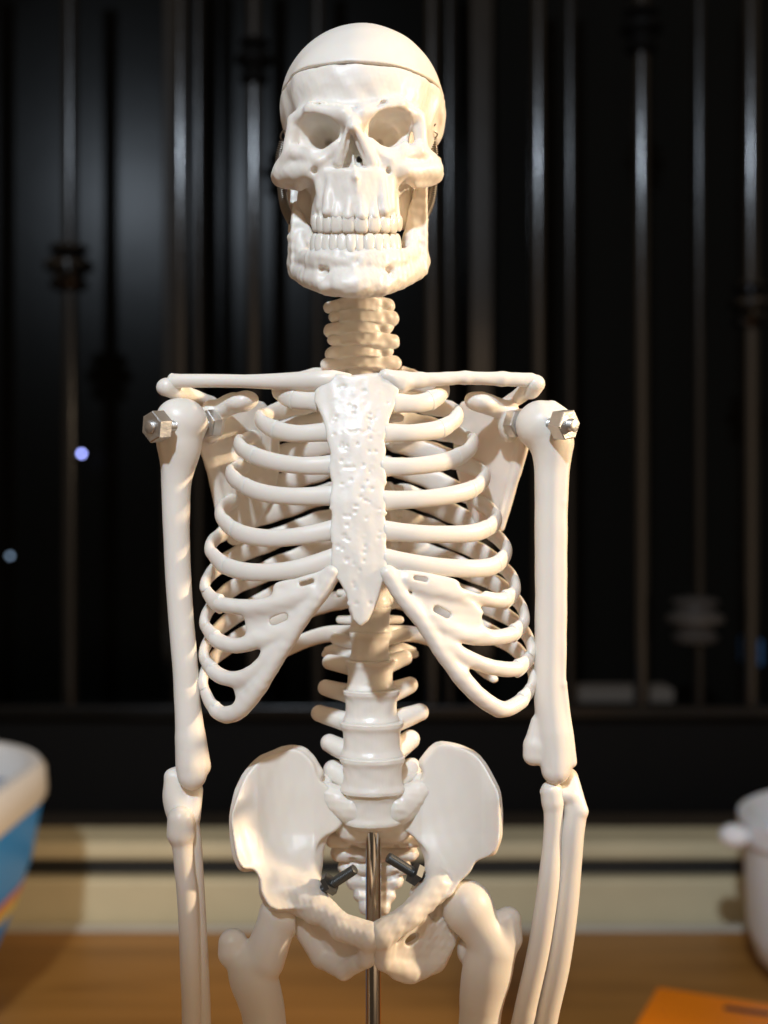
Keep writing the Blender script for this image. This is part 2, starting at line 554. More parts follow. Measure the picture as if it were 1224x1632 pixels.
# window ledge and frame
LD = empty('window_ledge', (0, yw(1.0), -0.055)); tag(LD, 'beige painted window ledge with a pale upper lip behind the table', 'window ledge')
par(boxm('ledge_block', (-1.6, yw(0.998), -0.053), (1.6, yw(1.10), 0.0345), M_sill, bev=0.003), LD)
M_track = mat('black_rubber_track', (0.012, 0.012, 0.011), 0.6)
par(boxm('ledge_groove', (-1.6, yw(1.012), 0.0350), (1.6, yw(1.05), 0.0475), M_track, bev=0.001), LD)
par(boxm('ledge_lip', (-1.6, yw(1.006), 0.0480), (1.6, yw(1.06), 0.0620), M_sill, bev=0.003), LD)

M_iron = mat('black_gloss_iron', (0.0015, 0.0015, 0.0015), 0.15, bump=0.0001, bscale=60, spec=0.6)
M_iron2 = mat('worn_iron_paint', (0.004, 0.0038, 0.0035), 0.2, bump=0.0001, bscale=60, noise=0.3, nscale=20, spec=0.28)
WG = empty('window_grille', (0, yw(1.08), 0.0625)); tag(WG, 'black iron window grille of upright bars with turned collars behind the skeleton', 'window grille')
DB = 1.10
def bar(px, wpx, m=M_iron, D=DB, top=-200, bot=1132, name='bar'):
    a = at(px, top, D); b_ = at(px, bot, D); r = wpx / F * D / 2
    return par(lathe(name, [(r, b_.z), (r, a.z)], m, None, (a.x, a.y, 0), seg=20), WG)
for (px, wp, m_) in [(112, 25, M_iron2), (288, 27, M_iron), (316, 19, M_iron2), (405, 24, M_iron), (506, 21, M_iron2), (688, 24, M_iron),
                     (716, 17, M_iron2), (858, 25, M_iron), (908, 18, M_iron2), (1022, 25, M_iron), (1114, 18, M_iron2),
                     (1196, 26, M_iron), (-60, 25, M_iron), (1300, 24, M_iron)]:
    bar(px, wp, m_)
def collar(px, py, wid, m, D=DB):
    c = at(px, py, D); k = D / F
    pr = [(9, 40), (wid * .36, 36), (wid * .42, 30), (wid * .30, 24), (wid * .34, 16), (wid * .5, 8), (wid * .5, 0), (wid * .33, -8), (wid * .3, -16), (wid * .40, -24), (wid * .36, -32), (9, -38)]
    return par(lathe('collar', [(r * k, z * k) for (r, z) in pr[::-1]], m, None, tuple(c), seg=24), WG)
M_matt = mat('matt_black_iron', (0.0015, 0.0015, 0.0015), 0.6, spec=0.08)
collar(110, 428, 78, M_iron); collar(1108, 990, 92, mat('side_lit_iron', (0.045, 0.040, 0.036), 0.4, noise=0.4, nscale=30)); collar(1196, 488, 70, M_iron); collar(1022, 50, 66, M_matt)  # lower right collar: lighter base colour stands in for missing side light
collar(405, 100, 60, M_matt)
par(boxm('rail', (-1.0, yw(DB) - 0.011, at(0, 1142, DB).z), (1.0, yw(DB) + 0.011, at(0, 1122, DB).z), M_iron2), WG)
par(boxm('kick_panel', (-1.0, yw(DB) + 0.002, 0.0625), (1.0, yw(DB) + 0.010, at(0, 1146, DB).z), mat('dark_panel', (0.002, 0.002, 0.002), 0.6, noise=0.3, nscale=8, spec=0.12), bev=0.001), WG)

# window panes (dark glass of the night window), two of them tilted to place the lamp's reflection
M_glass = mat('dark_window_glass', (0.0012, 0.0013, 0.001), 0.24, bump=0.0003, bscale=8, spec=0.045)
M_glass2 = mat('dark_green_curtain', (0.0022, 0.0021, 0.0014), 0.8, spec=0.08, noise=0.4, nscale=5, stretch=(8, 1, 0.4))
WN = empty('window', (0, yw(1.3), 0.0)); tag(WN, 'dark night window behind the iron grille', 'window')
def pane(px0, px1, D, tilt, m, name='pane'):
    a = at(px0, 0, D).x; b_ = at(px1, 0, D).x
    z0 = 0.02; z1 = 1.05
    c = (a + b_) / 2; hw = (b_ - a) / 2; t = math.radians(tilt)
    x0, y0 = c - hw * math.cos(t), yw(D) - hw * math.sin(t); x1, y1 = c + hw * math.cos(t), yw(D) + hw * math.sin(t)
    V = [(x0, y0, z0), (x1, y1, z0), (x1, y1, z1), (x0, y0, z1), (x0, y0 + .005, z0), (x1, y1 + .005, z0), (x1, y1 + .005, z1), (x0, y0 + .005, z1)]
    return par(link_mesh(name, V, [(0, 1, 2, 3), (7, 6, 5, 4), (0, 4, 5, 1), (1, 5, 6, 2), (2, 6, 7, 3), (3, 7, 4, 0)], m, None, False), WN)
pane(-400, 280, 1.30, 7.0, M_glass); pane(286, 760, 1.30, 3.2, M_glass); pane(770, 1700, 1.34, 0, M_glass2)
for px in (283, 765):
    a = at(px, 0, 1.29)
    par(boxm('mullion', (a.x - 0.012, yw(1.27), 0.02), (a.x + 0.012, yw(1.285), 1.05), M_iron), WN)

# small far lights and dim things seen in the dark
def glow(px, py, D, r, col, st, label):
    m, nt, b = nodes_of('glow'); b.inputs['Emission Color'].default_value = (*col, 1); b.inputs['Emission Strength'].default_value = st
    b.inputs['Base Color'].default_value = (*col, 1)
    c = at(px, py, D)
    o = lathe('indicator_light', [(r * math.sin(t) + 1e-5, -r * math.cos(t)) for t in np.linspace(0.05, math.pi - 0.05, 10)], m, None, tuple(c), seg=16)
    tag(o, label, 'light')
glow(130, 723, 1.24, 0.0022, (0.35, 0.40, 1.0), 9, 'small round blue light glowing in the dark left of the skeleton shoulder')
glow(16, 886, 1.24, 0.0020, (0.35, 0.5, 0.7), 1.6, 'faint bluish light at the left edge of the dark window')

# ------------------------------------------------------------------ things around the model
def rrect(x0, x1, y0, y1, r, n=10):
    pts = []
    for (cx, cy, a0) in ((x1 - r, y1 - r, 0), (x0 + r, y1 - r, 90), (x0 + r, y0 + r, 180), (x1 - r, y0 + r, 270)):
        for i in range(n + 1):
            a = math.radians(a0 + 90 * i / n); pts.append((cx + r * math.cos(a), cy + r * math.sin(a)))
    return pts
def shell(name, levels, m, parent=None, closed=True, base=None):
    """levels: (inset, z) of the rounded rectangle; closed profile loop"""
    V = []; nn = None
    for (ins, z) in levels:
        x0, x1, y0, y1, r = base
        pts = rrect(x0 + ins, x1 - ins, y0 + ins, y1 - ins, max(r - ins, 0.01)); nn = len(pts)
        V += [(p[0], p[1], z) for p in pts]
    L = len(levels); Fc = []
    for i in range(L if closed else L - 1):
        j = (i + 1) % L
        for k in range(nn):
            k2 = (k + 1) % nn
            Fc.append((i * nn + k, i * nn + k2, j * nn + k2, j * nn + k))
    if not closed:
        Fc.append(tuple(range(nn))[::-1]); Fc.append(tuple((L - 1) * nn + k for k in range(nn)))
    return link_mesh(name, V, Fc, m, parent, True, 50)
M_blue = mat('blue_plastic', (0.002, 0.30, 0.95), 0.35, spec=0.25, noise=0.05, nscale=10)
M_rim = mat('white_rim_plastic', (0.85, 0.83, 0.80), 0.4)
M_in = mat('pale_blue_lining', (0.50, 0.58, 0.66), 0.5)
base = (-0.56, -0.236, yw(0.60), yw(0.968), 0.12)
TU = empty('plastic_tub', (-0.38, yw(0.79), 0)); tag(TU, 'blue plastic tub with a thick white rim left of the skeleton', 'tub')
par(shell('tub_body', [(0.050, 0.0), (0.042, 0.004), (0.024, 0.045), (0.008, 0.090), (0.0012, 0.1285), (0.0128, 0.1285), (0.020, 0.090), (0.034, 0.045), (0.050, 0.010), (0.056, 0.006)], M_blue, None, False, base), TU)
par(shell('lining', [(0.0140, 0.130), (0.026, 0.085), (0.044, 0.035), (0.20, 0.030)], M_in, None, False, base), TU)
par(shell('tub_rim', [(0.0, 0.130), (-0.002, 0.134), (-0.001, 0.150), (0.003, 0.155), (0.010, 0.155), (0.013, 0.150), (0.013, 0.1305), (0.008, 0.1290)], M_rim, None, True, base), TU)
for (z0, z1, cc, nm) in ((0.067, 0.074, (0.75, 0.25, 0.18), 'red'), (0.056, 0.0665, (0.80, 0.62, 0.12), 'yellow')):
    def ins(z): return float(np.interp(z, [0.004, 0.045, 0.090, 0.1285], [0.042, 0.024, 0.008, 0.0012])) - 0.0008
    par(shell('sticker_band', [(ins(z0), z0), (ins(z1), z1), (ins(z1) + 0.0015, z1), (ins(z0) + 0.0015, z0)], mat(nm + '_print', cc, 0.5), None, True, base), TU)

# translucent container
m, nt, b = nodes_of('frosted_plastic'); M_frost = m
b.inputs['Base Color'].default_value = (0.92, 0.93, 0.95, 1); b.inputs['Roughness'].default_value = 0.45
b.inputs['Transmission Weight'].default_value = 0.12; b.inputs['Subsurface Weight'].default_value = 0.3
b.inputs['Subsurface Scale'].default_value = 0.01; b.inputs['IOR'].default_value = 1.3
CU = empty('plastic_container', (0.354, yw(0.862), 0)); tag(CU, 'frosted white plastic container with rim nub at the right edge of the table', 'container')
R_ = 0.1005
prof = [(0.002, 0.0), (R_ - 0.040, 0.0), (R_ - 0.022, 0.006), (R_ - 0.009, 0.018), (R_ - 0.002, 0.038), (R_, 0.085), (R_ + 0.0005, 0.100), (R_ + 0.004, 0.103), (R_ + 0.004, 0.117), (R_ + 0.001, 0.1185),
        (R_ - 0.002, 0.117), (R_ - 0.003, 0.085), (R_ - 0.005, 0.040), (R_ - 0.012, 0.020), (R_ - 0.024, 0.009), (R_ - 0.042, 0.003), (0.002, 0.003)]
par(lathe('cup_body', prof, M_frost, None, (0.354, yw(0.862), 0), seg=64), CU)
c = at(1166, 1332, 0.852)
par(lathe('rim_nub', [(0.0105 * math.sin(t) + 1e-5, -0.008 * math.cos(t)) for t in np.linspace(0.05, math.pi - 0.05, 12)], M_frost, None, (c.x + 0.002, c.y, c.z), seg=20), CU)

# orange box with dark print
M_or = mat('orange_card', (0.88, 0.23, 0.005), 0.42, noise=0.05, nscale=12)
M_ink = mat('dark_print', (0.03, 0.025, 0.03), 0.5)
OB = empty('orange_box', (0.19, 0.0, 0)); tag(OB, 'flat orange box with dark print lying at the bottom right corner of the table', 'box')
OB.location = at(1047, 1571, 0.76) - Vector((0, 0, at(1047, 1571, 0.76).z)); OB.rotation_euler = (0, 0, math.radians(-24))
hz = at(1047, 1571, 0.76).z
boxm('slab', (0, -0.16, 0), (0.24, 0, hz), M_or, OB, 0.002)
def stroke(x, y, w_, h_, a=0, name='printed_letter'):
    o = boxm(name, (-w_ / 2, -h_ / 2, 0), (w_ / 2, h_ / 2, 0.0004), M_ink, OB, 0); o.location = (x, y, hz + 0.0002); o.rotation_euler = (0, 0, math.radians(a))
stroke(0.056, -0.018, 0.026, 0.006, 3, 'printed_line'); stroke(0.081, -0.018, 0.016, 0.006, 0, 'printed_line')

# dim reflections of the room, built as boxes beyond the grille, right
M_dimw = mat('dull_reflection', (0.10, 0.085, 0.07), 0.8); M_dimo = mat('ochre_reflection', (0.28, 0.13, 0.02), 0.8); M_dimb = mat('dull_blue_reflection', (0.02, 0.10, 0.25), 0.7)
def reflected_box(px0, px1, py0, py1, D, m, label, dep=0.04, nm='slab'):  # solid box standing in for a shape mirrored in the window
    a = at(px0, py1, D); b_ = at(px1, py0, D)
    o = boxm(nm, (a.x, yw(D), a.z), (b_.x, yw(D) + dep, b_.z), m); tag(o, label, 'box'); return o
reflected_box(905, 1075, 1098, 1121, 1.18, M_dimw, 'window reflection built as a pale flat carton on top of the ochre one behind the right arm bone')
reflected_box(925, 1065, 1121.6, 1146, 1.18, M_dimo, 'window reflection built as a dull ochre carton in the dark behind the right arm bone')
reflected_box(1196, 1216, 1020, 1062, 1.2, M_dimb, 'window reflection built as a small dull blue carton standing dimly at the right edge')

# ================================================================== THE SKELETON
# rod and stand
rod_x = P(595, 1400, 62)[0]; rod_y = 62
TZ = -CAMZ / S                                  # table height in model units
prism('support_rod', (rod_x, rod_y, (P(595, 1300, 62)[2] + TZ + 40) / 2), (0, 0, 1), 12.6, (P(595, 1300, 62)[2] - TZ - 40) / 2, 32, M_chrome, SK)
M_base = mat('stand_plastic', (0.75, 0.74, 0.72), 0.4)
o = lathe('stand_base', [(0.001, 0.0), (0.085, 0.0), (0.087, 0.003), (0.084, 0.007), (0.012, 0.012), (0.001, 0.012)], M_base, SK, (rod_x * S, rod_y * S, 0), seg=64)

# ---- sternum
STY = lambda py: np.interp(py, [590, 640, 690, 800, 900, 1000], [-62, -72, -84, -104, -118, -122])
ST = [(537, 594), (560, 598), (602, 594), (622, 602), (637, 620), (630, 645), (620, 668), (617, 688), (612, 702), (615, 718), (612, 740), (616, 760), (612, 780), (616, 800), (613, 822),
      (618, 846), (615, 868), (619, 890), (615, 912), (609, 932), (604, 952), (597, 972), (587, 990), (574, 999), (563, 988), (556, 965), (551, 945), (541, 928), (529, 915), (526, 890),
      (530, 868), (525, 848), (529, 822), (525, 795), (529, 770), (523, 745), (527, 722), (521, 702), (519, 686), (513, 665), (501, 640), (502, 622), (520, 604)]
fs = Field(P(490, 1010, -160), P(650, 580, -40), 1.5)
fs = Field(np.minimum(P(490, 1010, -160), P(490, 1010, 0)) - [0, 0, 0], [60, -30, 245], 1.5)
fs.add(plate(ST, lambda px, py: STY(py) + ((px - 572) / 60.0) ** 2 * 7, 8, 7, (-160, -30)), 0)
for (a, b_) in (((519, 687), (617, 687)),):      # manubrium joint: wavy groove
    xs = np.linspace(a[0], b_[0], 16)
    for i in range(15):
        y0 = 687 + 2.2 * math.sin(xs[i] * 0.35); y1 = 687 + 2.2 * math.sin(xs[i + 1] * 0.35)
        fs.sub(cap(P(xs[i], y0, STY(687) - 10), P(xs[i + 1], y1, STY(687) - 10), 2.0), 1.2)
fs.noise(0.35, 44, seed=3)
rp = np.random.RandomState(77)
for i in range(170):
    y_ = 604 + rp.rand() * 370; x_ = 572 + (rp.rand() - .5) * (100 if y_ < 680 else 84 if y_ < 920 else 40)
    Ys = float(STY(y_)) + ((x_ - 572) / 60.0) ** 2 * 7 - 8.2
    if rp.rand() < .35: fs.sub(ball(P(x_, y_, Ys - 2.6), [2.4 + 2 * rp.rand(), 2.6, 2.0 + 1.6 * rp.rand()]), 2.5)
    else: fs.add(ball(P(x_, y_, Ys + 1.9), [3.5 + 3 * rp.rand(), 2.4, 3 + 3 * rp.rand()]), 2.5)
fs.build('sternum', M_rough, SK)

# ---- ribs.   front control points (px, py) from the sternum outwards, last one = outermost point
CX = 585.0
LEFT = {
 1: [(500, 640), (470, 637), (449, 628), (441, 618)],
 2: [(519, 688), (470, 691), (432, 682), (414, 668)],
 3: [(523, 741), (481, 742), (432, 735), (396, 722), (380, 708)],
 4: [(523, 790), (465, 791), (416, 785), (384, 771), (367, 755)],
 5: [(524, 845), (481, 854), (432, 858), (390, 852), (362, 836), (350, 817)],
 6: [(526, 890), (465, 908), (403, 912), (362, 903), (342, 887), (334, 872)],
 7: [(498, 939), (455, 957), (416, 966), (377, 967), (345, 960), (330, 944), (327, 930)],
 8: [(462, 1005), (416, 1020), (377, 1029), (350, 1022), (332, 1005), (326, 988)],
 9: [(442, 1036), (403, 1072), (374, 1082), (351, 1077), (332, 1060), (325, 1040)],
 10: [(416, 1090), (384, 1130), (360, 1140), (340, 1127), (327, 1103), (324, 1080)],
}
RIGHT = {
 1: [(634, 642), (665, 643), (691, 636), (708, 622)],
 2: [(620, 690), (658, 690), (700, 684), (722, 672), (731, 660)],
 3: [(614, 744), (658, 743), (707, 736), (740, 723), (755, 706)],
 4: [(617, 798), (674, 795), (723, 788), (756, 778), (774, 760)],
 5: [(619, 846), (674, 851), (740, 851), (772, 844), (792, 829)],
 6: [(618, 890), (674, 900), (740, 906), (786, 902), (808, 880)],
 7: [(650, 925), (684, 931), (740, 945), (789, 957), (812, 952), (822, 936)],
 8: [(690, 985), (717, 1004), (756, 1016), (805, 1014), (829, 1000), (836, 982)],
 9: [(705, 1025), (740, 1046), (782, 1063), (821, 1066), (842, 1051), (847, 1032)],
 10: [(733, 1076), (763, 1108), (795, 1130), (821, 1124), (843, 1102), (850, 1078)],
}
SEAM_L = {1: 470, 2: 440, 3: 407, 4: 395, 5: 375, 6: 362, 7: 352, 8: 345, 9: 342, 10: 345}
SEAM_R = {1: 685, 2: 700, 3: 728, 4: 751, 5: 772, 6: 791, 7: 803, 8: 816, 9: 823, 10: 831}
HEAD = {1: 596, 2: 622, 3: 660, 4: 698, 5: 738, 6: 780, 7: 822, 8: 866, 9: 912, 10: 958, 11: 1006, 12: 1040}
CAGE = (P(CX, 800, 60)[0], 60.0)
def yfront(px, py, Wd, ylat):
    q = min(abs(px - CX) / Wd, 0.999)
    s0 = float(STY(min(py, 960)))
    q0 = 0.10
    e = (1 - q ** 2.3) ** (1 / 2.0)
    return ylat + (s0 - ylat) * e
RIB = {}
def rib_path(n, side):
    pts = (LEFT if side < 0 else RIGHT)[n]
    xl, yl = pts[-1]
    Wd = abs(xl - CX) + 3
    ylat = {1: 10, 2: 20, 3: 28}.get(n, 34)
    fr = [P(x, y, yfront(x, y, Wd, ylat)) for (x, y) in pts]
    lat = fr[-1]
    yb = {1: 95, 2: 135, 3: 165, 4: 180}.get(n, 192)
    hd = P(590 + side * 26, HEAD[n], 118)
    sx = side
    k = lambda f, Y, zf: np.array([CAGE[0] + (lat[0] - CAGE[0]) * f, Y, lat[2] + (hd[2] - lat[2]) * zf])
    back = [k(0.985, ylat + (yb - ylat) * 0.36, 0.17), k(0.87, ylat + (yb - ylat) * 0.74, 0.38),
            k(0.64, yb - 3, 0.62), k(0.40, yb, 0.84), k(0.22, yb - 22, 0.97)]
    return fr, back + [hd]
for side, seam, nm in ((-1, SEAM_L, 'left'), (1, SEAM_R, 'right')):
    for n in range(1, 11):
        fr, bk = rib_path(n, side)
        if n <= 6: fr[0] = fr[0] + np.array([-side * 6, 2.0, 0])
        C = crom(fr + bk, 12)
        # split at the seam
        sx = np.array([p[0] * F / (F + p[1]) + 612 for p in C])
        i = next(j for j in range(len(C)) if (sx[j] - seam[n]) * side > 0)
        h0 = {1: 15.0, 2: 14.5}.get(n, 14.4)
        nb = len(C) - i
        tt = np.linspace(0, 1, nb)
        hb = h0 * np.interp(tt, [0, 0.03, 0.35, 0.6, 0.85, 1], [1.04, 1.0, 0.92, 1.3, 1.25, 0.85])
        hb = hb * (1 + 0.05 * np.sin(np.arange(nb) * 0.33 + n) + 0.03 * np.sin(np.arange(nb) * 0.71 + n * 2))
        sweep('rib', C[i:], np.interp(tt, [0, 0.05, 0.9, 1], [9.2, 8.2, 8, 9]), hb, M_bone, SK, CAGE, 22, 2.2)
        RIB[(side, n)] = (C, i)
        if n <= 6:
            m_ = i + 1
            tt = np.linspace(0, 1, m_)
            sweep('costal_cartilage', C[:m_] + 0, np.interp(tt, [0, 0.2, 1], [9.5, 8.6, 8.6]), np.interp(tt, [0, .12, .4, 1], [h0 * 1.1, h0 * 1.0, h0 * .93, h0]), M_bone, SK, CAGE, 22, 1.6)
    # floating ribs
    for n in (11, 12):
        s = side
        hd = P(590 + s * 28, HEAD[n] + 4, 112)
        if n == 11:
            pts = [hd, P(590 + s * 75, 1012, 150), P(590 + s * 125, 1030, 168), P(590 + s * 165, 1055, 165), P(590 + s * (198 if s > 0 else 190), 1083, 140)]
        else:
            pts = [hd, P(590 + s * 50, 1038, 135), P(590 + s * 72, 1042, 150)]
        C = crom(pts, 10)
        sweep('rib', C, 7.5, np.interp(np.linspace(0, 1, len(C)), [0, .5, .9, 1], [15, 15, 12, 6]), M_bone, SK, CAGE, 20, 5)

# ---- costal arches (cartilage of ribs 7 to 10, fused, with small holes)
def arch(side):
    f = Field([-330, -160, -370], [20, 120, -55], 2.0) if side < 0 else Field([-20, -160, -370], [290, 120, -55], 2.0)
    Wd = 262
    Q = lambda px, py: P(px, py, yfront(px, py, abs((LEFT if side < 0 else RIGHT)[9][-1][0] - CX) + 3, 34))
    def chain(pts, r, k=8):
        c = crom(pts, 4)
        f.add(poly_cap([list(p) + [r] for p in c]), k)
    if side < 0:
        main = [(531, 913), (514, 943), (481, 986), (449, 1037), (416, 1090), (384, 1130), (362, 1139)]
        polys = [[(447, 926), (436, 933), (436, 943), (444, 956), (500, 942), (530, 910), (518, 908), (475, 920)],
                 [(400, 972), (391, 985), (391, 1000), (400, 1014), (440, 1012), (480, 988), (500, 950), (440, 962)],
                 [(430, 1022), (418, 1036), (424, 1052), (450, 1038), (470, 1000)],
                 [(384, 1082), (375, 1096), (376, 1112), (385, 1124), (412, 1090), (425, 1060)]]
        webs = []; _w = [((462, 921), (440, 946), 8), ((505, 912), (505, 935), 10), ((455, 925), (470, 945), 9), ((425, 985), (415, 1000), 8), ((462, 975), (478, 968), 10), ((398, 1006), (425, 995), 8), ((505, 930), (525, 908), 10)]
    else:
        main = [(616, 913), (642, 953), (674, 993), (700, 1034), (733, 1078), (763, 1110), (795, 1130)]
        polys = [[(624, 908), (690, 917), (722, 924), (728, 931), (728, 938), (736, 950), (680, 940), (640, 927)],
                 [(660, 945), (700, 944), (745, 958), (768, 972), (772, 984), (770, 996), (775, 1008), (730, 1010), (685, 990)],
                 [(686, 998), (735, 1014), (726, 1022), (728, 1034), (716, 1040)],
                 [(704, 1036), (745, 1056), (741, 1066), (736, 1078)]]
        webs = []; _w = [((645, 915), (635, 908), 10), ((690, 915), (700, 930), 9), ((705, 918), (715, 932), 9), ((640, 925), (668, 938), 11), ((668, 960), (676, 980), 10), ((728, 975), (742, 990), 9), ((738, 978), (750, 990), 8), ((700, 1000), (716, 1008), 10)]
    chain([Q(*p) for p in main], 12.0)
    for n in (7, 8, 9, 10):
        C, i = RIB[(side, n)]
        c = C[:i + 1:3] if len(C[:i + 1]) > 6 else C[:i + 1]
        c = np.vstack([c, C[i]])
        f.add(poly_cap([list(p) + [12.2] for p in c], (1, 1.25, 1)), 8)
    for pl in polys:
        smp = [(x, y, Q(x, y)[1]) for (x, y) in pl]
        cx_, cy_ = np.mean([p[0] for p in pl]), np.mean([p[1] for p in pl])
        g_ = quadfit(smp + [(cx_, cy_, Q(cx_, cy_)[1])])
        f.add(plate(smooth_poly(pl), lambda a_, b_, g_=g_: g_(a_, b_) + 2.0, 4.5, 8, (-160, 100)), 18)
    # holes
    hl = [((481, 931), (497, 926), 3.6), ((436, 990), (453, 983), 6)] if side < 0 else [((662, 921), (678, 924), 3.6), ((696, 971), (712, 980), 5.5)]
    for (a, b_, r) in hl:
        A, B = Q(*a), Q(*b_)
        k1, k2 = 1 - 40 / (F + A[1]), 1 + 40 / (F + A[1])
        for t_ in (0, .33, .66, 1):
            C_ = A + (B - A) * t_
            f.sub(cap([C_[0] * k1, C_[1] - 40, C_[2] * k1], [C_[0] * k2, C_[1] + 40, C_[2] * k2], r), 2.5)
    gaps = [((392, 937), (421, 938), 9.5), ((360, 994), (380, 996), 8)] if side < 0 else [((741, 930), (764, 938), 8), ((778, 984), (800, 988), 9.5)]
    for (a, b_, r) in gaps:
        A, B = Q(*a), Q(*b_)
        for t_ in np.linspace(0, 1, 7):
            C_ = A + (B - A) * t_; k1, k2 = 1 - 30 / (F + A[1]), 1 + 30 / (F + A[1])
            f.sub(cap([C_[0] * k1, C_[1] - 30, C_[2] * k1], [C_[0] * k2, C_[1] + 30, C_[2] * k2], r), 3)
    f.noise(0.25, 30, seed=8)
    f.build('costal_arch', M_bone, SK, 2)
arch(-1); arch(1)

# ---- spine
def interp_spine(py, kind):
    X = np.interp(py, [470, 590, 700, 900, 1050, 1200, 1310], [576, 574, 584, 590, 590, 593, 596])
    Y = np.interp(py, [470, 540, 600, 700, 850, 960, 1050, 1130, 1200, 1260, 1310], [48, 52, 75, 112, 125, 110, 82, 60, 48, 46, 58])
    return X, Y
def vertebra(py, hh, rx, ry, tp=None, sp=40, kind='lumbar', mat_=None):
    X, Y = interp_spine(py, kind)
    c = P(X, py, Y)
    f = Field(c + [-120, -55, -hh - 34], c + [120, 110, hh + 62], 1.6)
    # body: waisted drum between two lips
    def drum(x, y, z):
        zz = (z - c[2]) / hh
        wst = 1 - (0.11 if kind != 'cervical' else 0.09) * (1 - np.clip(np.abs(zz), 0, 1) ** 2.2)
        rim = 1 + 0.045 * np.exp(-((np.abs(zz) - 0.80) / 0.20) ** 2) 
        k0 = np.sqrt(((x - c[0]) / rx) ** 2 + ((y - c[1]) / ry) ** 2) / (wst * rim)
        return smax((k0 - 1) * min(rx, ry), np.abs(z - c[2]) - hh - 1.2, 4)
    f.add((drum, c - [rx * 1.1, ry * 1.1, hh], c + [rx * 1.1, ry * 1.1, hh]), 0)
    # thin disc lines
    if kind == 'lumbar':
        for zz in (0.70, 0.90, -0.74, -0.93):
            def rg(x, y, z, zz=zz):
                k0 = (np.sqrt(((x - c[0]) / rx) ** 2 + ((y - c[1]) / ry) ** 2) - 1.03) * min(rx, ry)
                return np.sqrt(k0 ** 2 + (z - c[2] - zz * hh) ** 2) - 1.7
            f.sub((rg, c - [rx * 1.15, ry * 1.15, hh], c + [rx * 1.15, ry * 1.15, hh]), 1.2)
    back = c + [0, ry + 12, 0]
    f.add(cap(c + [0, ry * .5, 0], back + [0, 10, 0], rx * .5, 13), 6)
    f.add(cap(back + [0, 5, 0], back + [0, sp, -hh * .5], 9, 6, (1.6, 1, .8)), 5)
    if tp:
        for s, (tx, ty, tr) in zip((-1, 1), tp):
            tip = P(tx, ty, Y + ry + (4 if kind != 'cervical' else -ry * .6))
            st = c + [s * rx * .6, ry * .7 if kind != 'cervical' else 0, 0]
            st[2] = tip[2] * 0.6 + c[2] * 0.4
            f.add(cap(st, tip, tr * 1.25, tr), 9)
    for s in (-1, 1):      # facets
        f.add(cap(c + [s * rx * .62, ry * .9, hh * .9], c + [s * rx * .6, ry * 1.1, -hh * .9], 9, 9), 6)
    if kind == 'cervical':
        for s in (-1, 1):
            f.add(ball(c + [s * (rx + 7), 6, 0], [12 + (int(py) * 7 % 5) - 2, 14, hh * .92]), 6)
        f.noise(0.5, 26, seed=int(py))
    else:
        f.noise(0.35, 38, seed=int(py))
    f.build('vertebra', mat_ or M_stri, SK)
# cervical
for i, py in enumerate([487, 505, 523, 541, 559, 577]):
    wid = [37, 39, 36, 39, 37, 41][i]
    vertebra(py, 10.5, wid - 3, 24, [(533 - (8, 0, 6, 1, 5, 12)[i], py + (3, -2, 4, 0, 5, 4)[i], (10, 8, 12, 9, 11, 11)[i]), (617 + (0, 7, 2, 8, 0, 12)[i], py + (0, 3, -3, 4, 0, 2)[i], (12, 13, 10, 13, 10, 12)[i])], 40, 'cervical', M_bone)
# thoracic
py = 598
ths = [600, 632, 666, 702, 740, 779, 819, 860, 902, 945, 988]
for i, py in enumerate(ths):
    hh = ((ths[i + 1] if i + 1 < len(ths) else 1031) - py) * 0.5
    vertebra(py, hh * 1.0, 27 + i * 0.9, 24 + i * .5, [(590 - 48, py, 7), (590 + 48, py, 7)], 44, 'lumbar')
# lumbar
for (py, hh, rx, ry, L, R_p, tr) in [(1031, 23.5, 35, 31, (536, 1018, 11), (646, 1010, 11), 8),
                                 (1077, 24, 42, 34, (526, 1055, 13), (645, 1048, 13), 0),
                                 (1126, 26.5, 47, 36, (519, 1096, 13.5), (653, 1092, 14), 0),
                                 (1179, 28.5, 52, 39, (509, 1137, 14), (669, 1135, 15), 0),
                                 (1234, 28.5, 53, 40, (525, 1184, 15), (654, 1179, 16), 0),
                                 (1286, 25.5, 50, 38, (531, 1227, 17), (655, 1225, 18), 0)]:
    vertebra(py, hh, rx, ry, [L, R_p], 52, 'lumbar')

# ---- clavicles
sweep('clavicle', crom([P(556, 606, -58), P(510, 606, -60), P(430, 608, -35), P(350, 607, -12), P(288, 607, 0), P(275, 608, 4)], 8),
      np.interp(np.arange(41) / 40, [0, .2, .5, 1], [8, 11, 9, 11]), np.interp(np.arange(41) / 40, [0, .12, .3, .5, .8, 1], [11, 16, 14, 10.5, 11, 13.5]), M_bone, SK, (0, 60), 20, 7)
f = Field(P(590, 650, -100) + [0, -10, 0], P(885, 575, 60) + [10, 20, 10], 1.8)
for a, b_, ra, rb in [((614, 600), (640, 608), 12, 16), ((640, 608), (668, 606), 16, 12), ((668, 606), (740, 602), 12, 10), ((740, 602), (800, 604), 10, 11), ((800, 604), (846, 606), 11, 12)]:
    yy = lambda x: np.interp(x, [600, 700, 850], [-66, -38, 2])
    f.add(cap(P(*a, yy(a[0])), P(*b_, yy(b_[0])), ra, rb, (1, 1.15, 1)), 8)
f.add(cap(P(626, 604, -64), P(640, 616, -60), 9, 9), 8)
f.noise(.3, 30, seed=5)
f.build('clavicle', M_bone, SK)

